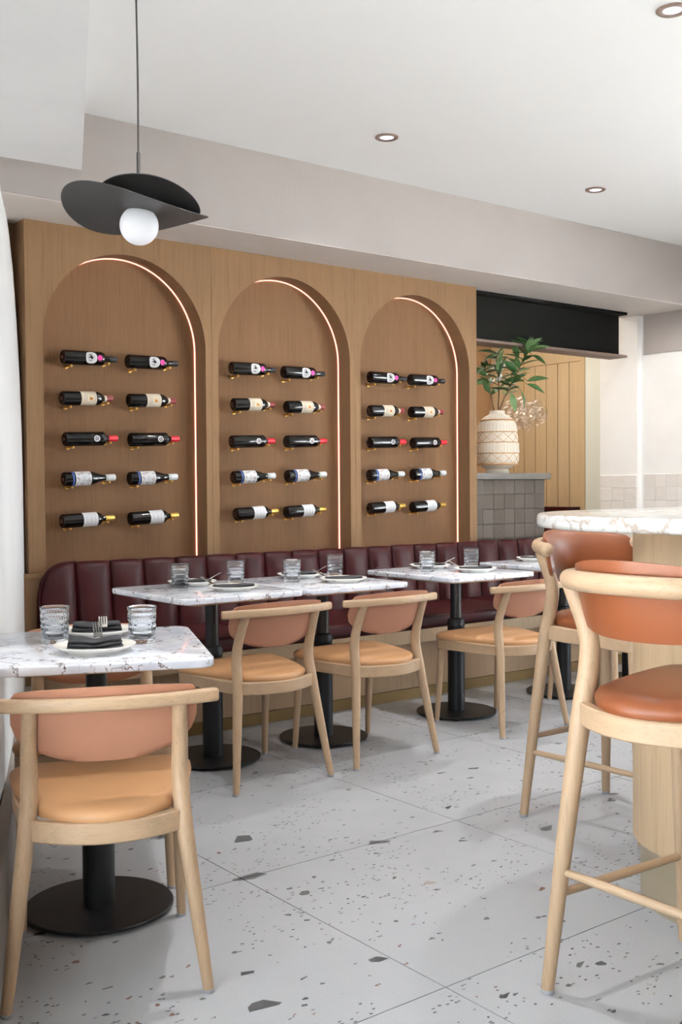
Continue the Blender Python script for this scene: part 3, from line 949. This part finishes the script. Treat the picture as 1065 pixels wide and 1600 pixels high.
# ------------------------------------------------------------------ tableware
ZT_ = .7583
def tumbler():
    N, rows = 96, 60
    H, rt, rb = .106, .0430, .0385
    v = []; f = []
    prof = []
    for k in range(rows+1):
        t = k/rows; z = H*t; r = rb+(rt-rb)*t
        ring = []
        for i in range(N):
            a = 2*PI*i/N
            q = 0.0
            if .05 < t < .93:
                band = (t-.05)/.88*6.0; bi = int(band); fr = band-bi
                ph = (bi % 2)*PI/32
                q = .0034*abs(math.sin(16*(a+ph)))*(1-abs(2*fr-1))
            ring.append(((r-q)*math.cos(a), (r-q)*math.sin(a), z))
        prof.append(ring)
    inner = [(rt-.0022, H), (rt-.0048, H*.9), (rb-.0062, .016), (rb-.012, .0115)]
    prof.append([((rt-.0008)*math.cos(2*PI*i/N), (rt-.0008)*math.sin(2*PI*i/N), H+.001) for i in range(N)])
    for r, z in inner:
        prof.append([(r*math.cos(2*PI*i/N), r*math.sin(2*PI*i/N), z) for i in range(N)])
    for ring in prof: v += ring
    for k in range(len(prof)-1):
        for i in range(N): f.append((k*N+i, k*N+(i+1) % N, (k+1)*N+(i+1) % N, (k+1)*N+i))
    f.append(tuple(range(N-1, -1, -1))); f.append(tuple((len(prof)-1)*N+i for i in range(N)))
    return v, f
glass_me = newmesh('drinking_glass', *tumbler(), 'crystal'); sharp(glass_me, 55)
PR = .113
plate_vf = lathe([(0, .004), (.070, .004), (.072, .0), (.074, .0), (.076, .005), (.100, .0135), (PR-.001, .0205), (PR, .0225), (PR-.003, .0232), (.098, .0175), (.080, .0095), (.074, .0085), (0, .0085)], 56)
plate_me = newmesh('dinner_plate', *plate_vf, 'ceramic'); sharp(plate_me, 60)
def napkin_vf(w=.150, d=.075, pinch=.55, lift=.030, layers=3):
    """folded linen: stacked rounded layers, dipped in the middle"""
    out = []
    for l in range(layers):
        NX, NS = 18, 14
        ww = w*(1-.03*l); v = []; f = []
        for i in range(NX+1):
            s = -1+2*i/NX
            dip = 1-pinch*math.exp(-(s/.38)**2)
            hh = lift/layers*(.62+.42*dip)
            zc_ = sum(lift/layers*(.62+.42*dip) for _ in range(l))+hh*.5
            dd = d*(1-.05*l)*(1-.10*math.exp(-(s/.3)**2))
            wave = .0022*math.sin(s*7+l*2.1)
            for k in range(NS):
                a = 2*PI*k/NS; c, q = math.cos(a), math.sin(a)
                c = math.copysign(abs(c)**.55, c); q = math.copysign(abs(q)**.8, q)
                e = 1-.25*max(0, (abs(s)-.9)/.1)
                v.append((ww/2*s+.002*q, dd/2*c*e+wave+.002*l, zc_+hh*.56*q*e+(.0015*math.sin(3*s+c*2+l))))
        for i in range(NX):
            for k in range(NS): f.append((i*NS+k, i*NS+(k+1) % NS, (i+1)*NS+(k+1) % NS, (i+1)*NS+k))
        f.append(tuple(range(NS-1, -1, -1))); f.append(tuple(NX*NS+k for k in range(NS)))
        out.append((v, f))
    return merge(*out)
nap_a = newmesh('folded_napkin', *napkin_vf(.150, .088, .55, .032, 3), 'napkin'); sharp(nap_a, 70)
nap_b = newmesh('folded_napkin', *napkin_vf(.180, .100, .25, .018, 2), 'napkin'); sharp(nap_b, 70)
def fork_vf(tilt=.0):
    parts = []
    def bar(x0, x1, y0, y1, z0, z1, th=.0018):
        vv = [(x0, y0, z0), (x1, y0, z0), (x1, y1, z1), (x0, y1, z1), (x0, y0, z0+th), (x1, y0, z0+th), (x1, y1, z1+th), (x0, y1, z1+th)]
        return vv, [(0, 3, 2, 1), (4, 5, 6, 7), (0, 1, 5, 4), (1, 2, 6, 5), (2, 3, 7, 6), (3, 0, 4, 7)]
    parts.append(bar(-.004, .004, -.060, .028, 0, .004))
    parts.append(bar(-.0125, .0125, .028, .044, .004, .009))
    for k in range(4):
        x0 = -.0125+k*.0070
        parts.append(bar(x0, x0+.0040, .044, .088, .009, .024))
    return merge(*parts)
fork_me = newmesh('table_fork', *fork_vf(), 'chrome', False)
def setting(x, y, rz, pose, who, nap=nap_b, fork=True, fa=0.0, fx=.0, frise=.12):
    """a laid place; local +y points to the middle of the table"""
    p = link('dinner_plate', plate_me, None, (x, y, ZT_), (0, 0, rz)); tag(p, 'cream stoneware plate %s' % who, 'plate', 'cream dinner plates')
    mm = Matrix.Translation((x, y, 0)) @ Matrix.Rotation(rz, 4, 'Z')
    c = mm @ Vector((0, -.008, 0))
    n = link('folded_napkin', nap, None, (c.x, c.y, ZT_+.0094), (0, 0, rz)); tag(n, 'folded charcoal linen napkin on the plate %s' % who, 'napkin', 'charcoal napkins')
    if fork:
        c = mm @ Vector((fx, .030, 0))
        k = link('table_fork', fork_me, None, (c.x, c.y, ZT_+.0205), (frise, 0, rz+fa)); tag(k, 'steel fork %s' % who, 'fork', 'steel forks')
def put_glass(x, y, who):
    o = link('drinking_glass', glass_me, None, (x, y, ZT_), (0, 0, random.uniform(0, 6)))
    tag(o, 'cut-crystal tumbler %s' % who, 'glass', 'cut-crystal tumblers')
def t0(a, b): return T0+E1*a+E2*b
q = t0(-.005, -.090); setting(q.x, q.y, AF, 0, 'nearest the viewer on the front table', nap_a, True, .05, .012, .30)
q = t0(.010, .245); setting(q.x, q.y, AF+PI, 0, 'on the far side of the front table', nap_a, True, -.05, -.018, .30)
q = t0(-.115, .135); put_glass(q.x, q.y, 'left of the plates on the front table')
q = t0(.135, .060); put_glass(q.x, q.y, 'right of the plates on the front table')
wt = ['leftmost banquette table', 'second banquette table', 'third banquette table', 'fourth banquette table']
for k, (tx, ty) in enumerate(((2.433, 4.095), (3.049, 4.095), (3.942, 4.105), (4.800, 4.105))):
    if k < 3:
        setting(tx+.06, ty-.085, 0, 0, 'on the chair side of the %s' % wt[k], nap_b, True, .5, -.06, .16)
        setting(tx+.045, ty+.250, PI, 0, 'on the bench side of the %s' % wt[k], nap_b, True, .7, -.045, .16)
        gx = ((-.05, .195), (.305, .215)) if k == 0 else (((-.115, .09), (.27, .245)) if k == 1 else ((-.115, .10), (.265, .15)))
        gx = (gx[0], (min(gx[1][0], .262), gx[1][1]))
        put_glass(tx+gx[0][0], ty+gx[0][1], 'at the left of the %s' % wt[k])
        put_glass(tx+gx[1][0], ty+gx[1][1], 'at the right of the %s' % wt[k])
    else:
        setting(tx+.03, ty+.24, PI, 0, 'on the %s behind the bar stool' % wt[k], nap_b, False)

# ------------------------------------------------------------------ bar
BC, RB, RT = Vector((2.819, 1.702, 0)), .336, .615
def bar_outline(r, xe, ye):
    o = [(BC.x+r*math.cos(a), BC.y+r*math.sin(a)) for a in [PI/2+PI/2*k/28 for k in range(29)]]
    return o+[(BC.x-r, ye), (xe, ye), (xe, BC.y+r)]
def ccw(o):
    A = sum(o[i-1][0]*o[i][1]-o[i][0]*o[i-1][1] for i in range(len(o)))
    return o if A > 0 else o[::-1]
bar = thing('bar_counter', 'curved oak bar body with champagne metal kick at the right', 'bar counter')
obj('body', *prism(ccw(bar_outline(RB, 5.2, -1.6)), .180, 1.0905), 'bar_oak', bar, ang=30)
obj('kick_band', *prism(ccw(bar_outline(RB-.022, 5.18, -1.58)), 0, .1795), 'bar_kick', bar, ang=30)
o = obj('marble_countertop', *slab(ccw(bar_outline(RT, 5.5, -1.8)), 1.091, 1.131, .012, 4), 'marble_bar', ang=50)
tag(o, 'thick pale marble bar top with rounded corner', 'countertop')

# ------------------------------------------------------------------ pendant
PL = Vector((1.478, 2.885, 0))
pd = thing('pendant_lamp', 'black two-leaf pendant lamp with opal globe hanging over the front table', 'lamp', PL)
FH = Vector((math.sin(yaw), math.cos(yaw), 0)); RH = Vector((math.cos(yaw), -math.sin(yaw), 0))
def leaf_shade(rad, fn, ca, cb, nr=14, ns=56, th=.0022):
    v = []; f = []
    for side in (0, 1):
        for i in range(nr+1):
            for k in range(ns):
                rr = rad*i/nr; a_ = ca+rr*math.cos(2*PI*k/ns); b_ = cb+rr*math.sin(2*PI*k/ns)
                p = RH*a_-FH*b_
                v.append((p.x, p.y, fn(a_, b_)+side*th))
    S = (nr+1)*ns
    for i in range(1, nr):
        for k in range(ns):
            a = i*ns+k; b = i*ns+(k+1) % ns
            f.append((a, b, b+ns, a+ns)); f.append((S+a, S+a+ns, S+b+ns, S+b))
    f.append(tuple(ns+k for k in range(ns))); f.append(tuple(S+ns+k for k in range(ns-1, -1, -1)))
    e = nr*ns
    for k in range(ns):
        f.append((e+k, e+(k+1) % ns, S+e+(k+1) % ns, S+e+k))
    return v, f
ZP = 2.035
def fA(a, b): return ZP-.075*a+b*math.tan(math.radians(2.0-64*a))
def fB(a, b): return ZP+.012-.03*a+(math.tan(math.radians(18))*(math.sqrt(b*b+.0016)+b)*.5)-.25*(a*a)
obj('lower_shade', *leaf_shade(.215, fA, -.010, .0), 'lamp_black', pd, ang=70)
obj('upper_shade', *leaf_shade(.155, fB, .028, .01), 'lamp_black', pd, ang=70)
obj('socket', *lathe([(.034, ZP-.006), (.034, ZP+.008), (.020, ZP+.012)], 24), 'lamp_black', pd)
gp = [(0.0, -.0575)]+[(.0575*math.sin(t), -.0575*math.cos(t)*1.0) for t in [PI*k/20 for k in range(1, 17)]]+[(.030, .0500)]
obj('globe', *lathe([(r, h+ZP-.040) for r, h in gp], 32), 'opal', pd)
obj('stem', *lathe([(.0055, ZP+.015), (.0055, ZP+.175), (.0035, ZP+.178)], 12), 'cord', pd)
obj('cable', *tube([(0, 0, ZP+.175), (.001, 0, 2.45), (-.001, .001, 2.7), (0, 0, ZC-.012)], [.0030]*4, 8, 4), 'cord', pd)
obj('ceiling_rose', *lathe([(.045, ZC-.018), (.05, ZC-.012), (.05, ZC-.0005)], 28), 'lamp_black', pd)

# ------------------------------------------------------------------ recessed lights
DOWN = 8.0
dl_ring = newmesh('ring', *lathe([(.036, -.004), (.040, -.007), (.056, -.007), (.060, -.004), (.060, -.0002), (.036, -.0002)], 40, close=False), 'steel_edge'); sharp(dl_ring, 40)
dl_lens = newmesh('lens', *lathe([(0, -.0030), (.0365, -.0030), (.0365, -.0008)], 32), 'downlight')
for (x, y), lab in (((3.531, 4.166), 'round recessed ceiling light over the middle of the banquette'), ((5.163, 4.155), 'round recessed ceiling light farthest away, near the end wall'), ((3.453, 2.419), 'round recessed ceiling light at the upper right corner, nearest the viewer'),
                    ((1.85, 2.42), 'round recessed ceiling light above the near chair, out of view'), ((5.10, 2.42), 'round recessed ceiling light above the far bar stool, out of view')):
    o = thing('recessed_light', lab, 'light', (x, y, ZC), 0, 'recessed ceiling lights')
    r = link('ring', dl_ring, o); link('lens', dl_lens, o)
    l = bpy.data.lights.new('downlight', 'AREA'); l.shape = 'DISK'; l.size = .07; l.energy = DOWN*(1.2 if x < 2 else 1.0); l.spread = math.radians(115); l.color = (1, .985, .97)
    link('downlight', l, o, (0, 0, -.0075))
for (x, y), lab in (((6.10, 3.95), 'added unseen wall-washer light in the ceiling in front of the end wall'), ((6.10, 3.05), 'added unseen wall-washer light in the ceiling above the bar side window')):
    o = thing('recessed_light', lab, 'light', (x, y, ZC), 0, 'recessed ceiling lights')
    link('ring', dl_ring, o); link('lens', dl_lens, o)
    l = bpy.data.lights.new('added_wall_washer', 'SPOT'); l.energy = 62; l.color = (1, .97, .93); l.spot_size = math.radians(58); l.spot_blend = .7; l.shadow_soft_size = .05  # unseen spot, added to brighten the end wall
    lo = link('added_wall_washer', l, o, (0, 0, -.02)); lo.rotation_euler = (Vector((7.1, 4.85, 1.55))-Vector((x, y, ZC))).to_track_quat('-Z', 'Y').to_euler()

# ------------------------------------------------------------------ low tiled partition, beam, end wall, far room
part = struct(box('wall_partition', 5.150, 5.884, 5.206, 5.50, 0, 1.255, 'tile_grout'), 'low greige tiled partition beside the wine wall')
tme = None
def tiles(parent, axis, a0, a1, z0, z1, plane, mat, size=.1045, gap=.002, th=.008):
    v, f = boxvf(-.5, .5, -.5, .5, -.5, .5)
    nc = max(1, round((a1-a0)/size)); nr = max(1, round((z1-z0)/size))
    w_, h_ = (a1-a0)/nc, (z1-z0)/nr
    sz = (w_-gap, th, h_-gap) if axis == 'X' else (th, w_-gap, h_-gap)
    me = newmesh('wall_tile', [(x*sz[0], y*sz[1], z*sz[2]) for x, y, z in v], f, mat, False)
    bm = bmesh.new(); bm.from_mesh(me); bmesh.ops.bevel(bm, geom=list(bm.edges), offset=.0016, segments=1, affect='EDGES'); bm.to_mesh(me); bm.free()
    for i in range(nc):
        for k in range(nr):
            a = a0+(i+.5)*w_; z = z0+(k+.5)*h_
            j = random.uniform(-.0012, .0012)
            tl = random.uniform(-.010, .010), random.uniform(-.010, .010)
            if axis == 'X': link('wall_tile', me, parent, (a, plane-th/2+.002+j, z), (tl[0], 0, tl[1]))
            else: link('wall_tile', me, parent, (plane-th/2+.002+j, a, z), (0, tl[0], tl[1]))
tiles(part, 'X', 5.150, 5.884, .84, 1.255, 5.206, 'tile_grey')
cap = box('stone_ledge', 5.150, 5.915, 5.165, 5.53, 1.2555, 1.300, 'stone_cap', None, .003, 2)
tag(cap, 'grey stone ledge on top of the low tiled partition', 'ledge')

beam = thing('steel_beam', 'black steel I-beam spanning the opening above the vase', 'beam')
obj('web', *boxvf(5.150, 6.855, 5.292, 5.306, 2.222, 2.540), 'steel', beam, False)
obj('lower_flange', *boxvf(5.150, 6.86, 5.215, 5.385, 2.203, 2.2215), 'steel_edge', beam, False)
obj('upper_flange', *boxvf(5.150, 6.86, 5.215, 5.385, 2.5325, 2.5525), 'steel', beam, False)

ew = struct(box('wall_right', XE, XE+.25, 2.60, 5.60, 0, ZC, 'white_paint'), 'white end wall with pale tile wainscot')
obj('sill', *boxvf(XE, XE+.25, -1.20, 2.60, 0, .15), 'white_paint', ew, False)
obj('lintel', *boxvf(XE, XE+.25, -1.20, 2.60, 2.67, ZC), 'white_paint', ew, False)
obj('pier', *boxvf(XE, XE+.25, YB, -1.20, 0, ZC), 'taupe', ew, False)
tiles(ew, 'Y', 4.20, 5.235, .46, 1.295, XE, 'tile_white')
up = obj('upper_shade_band', *boxvf(XE-.010, XE, 2.60, 5.235, 2.245, 2.5528), 'plaster', ew, False)  # greige strip paints the soffit's shade on the white wall
pier = struct(box('trim_6', 7.048, XE+.25, 5.262, 5.630, 0, 2.5528, 'white_paint'), 'white pier carrying the steel beam')
tiles(pier, 'Y', 5.266, 5.628, .46, 1.29, 7.048, 'tile_white')
struct(box('wall_far_side', XE+.2, 9.2, 5.20, 5.35, 0, ZC, 'white_paint'), 'white wall of the room beyond')

XS = 7.75
fw = struct(box('wall_far', XS+.012, XS+.25, 5.3, 9.2, 0, ZC, 'far_oak_dark'), 'oak boarded wall of the room beyond')
gy = [6.4083-.1395*k*-1 for k in range(0, 9)]
y = 6.408
bd = newmesh('oak_board', *boxvf(0, .016, 0, .1315, 0, 2.350), 'far_oak', False)
for k in range(8):
    link('oak_board', bd, fw, (XS-.004, y+.1395*k, 0))
obj('top_rail', *boxvf(XS, XS+.012, 6.405, 7.55, 2.356, ZC), 'far_oak', fw, False)
obj('end_board', *boxvf(XS-.012, XS+.012, 6.355, 6.404, 0, ZC), 'far_oak', fw, False)
struct(box('trim_7', XS-.006, XS+.012, 5.36, 6.353, 0, ZC, 'sage'), 'pale sage door lining beyond the pier')
struct(box('wall_far_back', 4.4, XS+.25, 7.56, 7.75, 0, ZC, 'far_oak_dark'), 'oak side wall of the room beyond')
struct(box('wall_far_left', 4.3, 4.45, 5.5, 7.75, 0, ZC, 'white_paint'), 'left wall of the room beyond')
fb = thing('far_banquette', 'burgundy banquette back against the oak boards of the far room', 'banquette')
obj('back_rest', *boxvf(7.56, 7.60, 6.41, 7.50, .45, .978), 'burgundy', fb, False)
obj('top_trim', *boxvf(7.55, 7.735, 6.41, 7.50, .980, 1.010), 'burgundy', fb, False)
area_light('far_room_fill', (6.3, 6.5, 2.9), (0, 0, -1), 1.6, 1.2, 26, (1.0, .90, .78))  # unseen area light added to light the far room, no fixture built

# ------------------------------------------------------------------ vase with olive branches
VX, VY, VZ = 5.557, 5.355, 1.3003
vs = thing('ceramic_vase', 'sand ceramic vase wrapped in jute on the stone ledge', 'vase', (VX, VY, VZ))
vp = [(0, .0), (.082, .0), (.085, .006), (.080, .028), (.100, .042), (.140, .060), (.153, .085), (.156, .13), (.153, .20), (.146, .28), (.134, .345), (.118, .382), (.085, .408), (.062, .420), (.055, .428), (.054, .440), (.0555, .447), (.050, .447), (.047, .43), (.05, .40), (0, .39)]
def vr(z):
    for (r0, z0), (r1, z1) in zip(vp[1:15], vp[2:16]):
        if z0 <= z <= z1 and z1 > z0: return r0+(r1-r0)*(z-z0)/(z1-z0)
    return .1
obj('body', *lathe(vp, 48), 'vase', vs, ang=50)
for z, rr in ((.378, .0055), (.293, .0035), (.219, .0035), (.142, .0035), (.064, .0060)):
    seg = []
    for k in range(41):
        a = 2*PI*k/40; seg.append(((vr(z)+rr*.4)*math.cos(a), (vr(z)+rr*.4)*math.sin(a), z+.001*math.sin(k*1.7)))
    obj('jute_band', *tube(seg, [rr*(1+.12*math.sin(k*2.3)) for k in range(41)], 8, 1), 'rope', vs)
for z0, z1 in ((.297, .372), (.146, .215)):
    for k in range(40):
        a = 2*PI*k/40
        pts = [((vr(z)+.0006)*math.cos(a), (vr(z)+.0006)*math.sin(a), z) for z in (z0, (z0+z1)/2, z1)]
        if k == 0: acc = []
        acc.append(tube(pts, [.0022]*3, 6, 1))
    obj('ribbing', *merge(*acc), 'vase', vs)
for z0, z1 in ((.223, .289), (.069, .138)):
    acc = []
    for k in range(12):
        for sg in (-1, 1):
            pts = []
            for q in range(6):
                t = q/5; a = 2*PI*(k+sg*t)/12; z = z0+(z1-z0)*t
                pts.append(((vr(z)+.001)*math.cos(a), (vr(z)+.001)*math.sin(a), z))
            acc.append(tube(pts, [.0016]*6, 6, 1))
    obj('lattice', *merge(*acc), 'rope', vs)

def leaf_mesh(name, L, W, mat):
    v = []; f = []; n = 7
    for i in range(n+1):
        t = i/n; wd = W*math.sin(PI*min(1, t*.97+.015)**.85)
        x = L*t; z = -.18*L*t*t
        v += [(x, -wd/2, z+wd*.18), (x, 0, z), (x, wd/2, z+wd*.18)]
    for i in range(n):
        for k in range(2):
            a = i*3+k; f.append((a, a+1, a+4, a+3))
    # thickness
    m = len(v); v += [(x, y, z-.0008) for x, y, z in v]
    f += [tuple(q+m for q in fc[::-1]) for fc in f[:n*2]]
    me = newmesh(name, v, f, mat); return me
leaf_me = leaf_mesh('leaf', .118, .042, 'leaf')
leaf_me2 = leaf_mesh('leaf', .098, .034, 'leaf')
VC = Vector((VX, VY, VZ+.44))
def P3(px, py, dep=0.0):     # offsets in metres: right / up / away
    return RH*px+Vector((0, 0, py))+FH*dep
def branch(lab, name, pts, rads, leaves, base=VC, lm=(leaf_me, leaf_me2), olives=()):
    o = thing(name, lab, 'branch', base, 0, 'olive branches in the vase')
    obj('stem', *tube(pts, rads, 8, 4), 'bark', o)
    for (p, d, roll_, which, s) in leaves:
        d = d.normalized(); side = d.cross(Vector((0, 0, 1)))
        if side.length < .1: side = RH.copy()
        side.normalize(); up = side.cross(d)
        rot = Matrix((d, side, up)).transposed().to_4x4() @ Matrix.Rotation(roll_, 4, 'X')
        l = link('leaf', lm[which], o); l.matrix_local = Matrix.Translation(p) @ rot @ Matrix.Scale(s, 4)
    for q, (p, d, _r, _w, _s) in enumerate(leaves):
        near = min((along_path(pts, k/40) for k in range(8, 37)), key=lambda c_: (c_-p).length)
        if (near-p).length > .012:
            obj('twig', *tube([near, near.lerp(p, .5)+Vector((0, 0, .008)), p+d.normalized()*.004], [.0022, .0018, .0014], 6, 3), 'bark', o)
    for p in olives:
        obj('olive', *lathe([(0, -.014), (.008, -.011), (.0115, -.003), (.0105, .006), (.006, .012), (0, .0135)], 14), 'olive', o, loc=p)
    return o
def along_path(pts, t):
    n = len(pts)-1; i = min(int(t*n), n-1); q = t*n-i
    return Vector(pts[i]).lerp(Vector(pts[i+1]), q)
def auto_leaves(pts, t0_, t1_, n, spread=1.0, seed=1, extra=()):
    rn = random.Random(seed); out = []
    for k in range(n):
        t = t0_+(t1_-t0_)*(k+.5)/n
        p = along_path(pts, t)
        a = k*2.4+rn.uniform(-.5, .5)
        tang = (along_path(pts, min(1, t+.05))-along_path(pts, max(0, t-.05))).normalized()
        d = RH*math.cos(a)*spread-FH*math.sin(a)*spread*.75+Vector((0, 0, rn.uniform(-.25, .55)))+tang*.35
        out.append((p, d, rn.uniform(-1.1, 1.1), rn.randint(0, 1), rn.uniform(.85, 1.25)))
    for px, py, ax, ay, s in extra:
        out.append((P3(px, py, rn.uniform(-.04, .04)), RH*ax+Vector((0, 0, ay))-FH*.2, rn.uniform(-.9, .9), 0, s))
    return out
b1 = [P3(0, -.06), P3(.035, .06, -.01), P3(.085, .17, -.02), P3(.14, .28, -.03), P3(.20, .40, -.02), P3(.235, .485, -.01)]
branch('leafy olive branch leaning right out of the vase', 'olive_branch', b1, [.0055, .005, .0042, .0036, .003, .002],
       auto_leaves(b1, .30, 1.0, 40, 1.0, 3, ((.22, .22, 1, .25, 1.3), (.22, .20, .9, -.35, 1.2), (.10, .13, .2, -1, 1.15), (.17, .16, .35, -1, 1.15), (.25, .40, .9, -.5, 1.0), (.235, .43, .9, .35, 1.2), (.20, .40, .1, 1, 1.2), (.15, .38, -.3, 1, 1.2))))
b2 = [P3(-.012, -.06), P3(-.03, .06, .01), P3(-.05, .15, .02), P3(-.07, .25, .02), P3(-.085, .33, .01)]
branch('thin olive branch with fruit at the left of the vase', 'olive_branch', b2, [.005, .0045, .004, .003, .002],
       auto_leaves(b2, .40, 1.0, 16, 1.0, 8, ((-.10, .31, -.8, -.5, 1.2), (-.10, .36, .8, .5, 1.2), (-.06, .20, -1, .1, 1.2), (-.04, .17, 1, 0, 1.2))), olives=(P3(-.052, .235, -.02), P3(-.012, .150, -.02)))
b3 = [P3(.01, -.06), P3(.012, .05, .02), P3(.018, .16, .03), P3(.012, .27, .03), P3(.0, .36, .03), P3(.005, .42, .02)]
branch('upright olive branch in the middle of the vase', 'olive_branch', b3, [.0052, .0046, .004, .0034, .003, .002],
       auto_leaves(b3, .40, 1.0, 18, .8, 12, ((.0, .28, .1, 1, 1.4), (.02, .25, .15, 1, 1.3), (.05, .22, 1, .1, 1.2))))
# pale foliage in the far room, seen behind the vase
lp = (leaf_mesh('leaf', .10, .042, 'leaf_pale'), leaf_mesh('leaf', .08, .034, 'leaf_pale'))
fp = Vector((5.95, 6.62, 0))
pl = thing('potted_plant', 'pale green leafy plant in the far room behind the vase', 'plant', fp)
obj('pot', *lathe([(0, 0), (.12, 0), (.15, .01), (.17, .36), (.175, .38), (.16, .38), (.15, .34), (0, .33)], 28), 'ceramic', pl, ang=40)
rn = random.Random(5)
for k in range(5):
    ang = k*1.26
    pts = [Vector((0, 0, .33)), Vector((.04*math.cos(ang), .04*math.sin(ang), .9)), Vector((.12*math.cos(ang), .12*math.sin(ang), 1.45)), Vector((.20*math.cos(ang), .20*math.sin(ang), 1.95+.1*rn.random()))]
    obj('stem', *tube(pts, [.007, .006, .005, .003], 7, 4), 'bark', pl)
    for q in range(14):
        t = .45+.55*q/13; p = along_path(pts, t); a = rn.uniform(0, 6.28)
        d = Vector((math.cos(a), math.sin(a), rn.uniform(-.4, .5))).normalized(); side = d.cross(Vector((0, 0, 1))).normalized(); upv = side.cross(d)
        l = link('leaf', lp[q % 2], pl); l.matrix_local = Matrix.Translation(p) @ Matrix((d, side, upv)).transposed().to_4x4() @ Matrix.Rotation(rn.uniform(-1, 1), 4, 'X')

# ------------------------------------------------------------------ bubble chandelier in the far room
cc = Vector((6.54, 6.0, 1.80))
ch = thing('bubble_chandelier', 'clear glass bubble chandelier hanging behind the vase', 'chandelier', cc)
sph = lathe([(0.0001, -1)]+[(math.sin(PI*k/12), -math.cos(PI*k/12)) for k in range(1, 12)]+[(0.0001, 1)], 20)
bub_me = newmesh('glass_bubble', *sph, 'bubble')
rn = random.Random(11)
pts = []
tries = 0
while len(pts) < 34 and tries < 4000:
    tries += 1
    p = Vector((rn.uniform(-.17, .17), rn.uniform(-.17, .17), rn.uniform(-.11, .11)))
    if (p.x/.17)**2+(p.y/.17)**2+(p.z/.11)**2 > 1: continue
    if all((p-q).length > .066 for q in pts): pts.append(p)
for p in pts:
    o = link('glass_bubble', bub_me, ch, p); s = rn.uniform(.040, .054); o.scale = (s, s, s)
for p in ((.0, .0, .0), (.05, -.03, -.02), (-.05, .03, .01)):
    obj('bulb', *xf(sph, Matrix.Scale(.009, 4)), 'bulb', ch, loc=p)
obj('suspension_rod', *lathe([(.004, .08), (.004, ZC-1.80-.001)], 10), 'brass', ch)
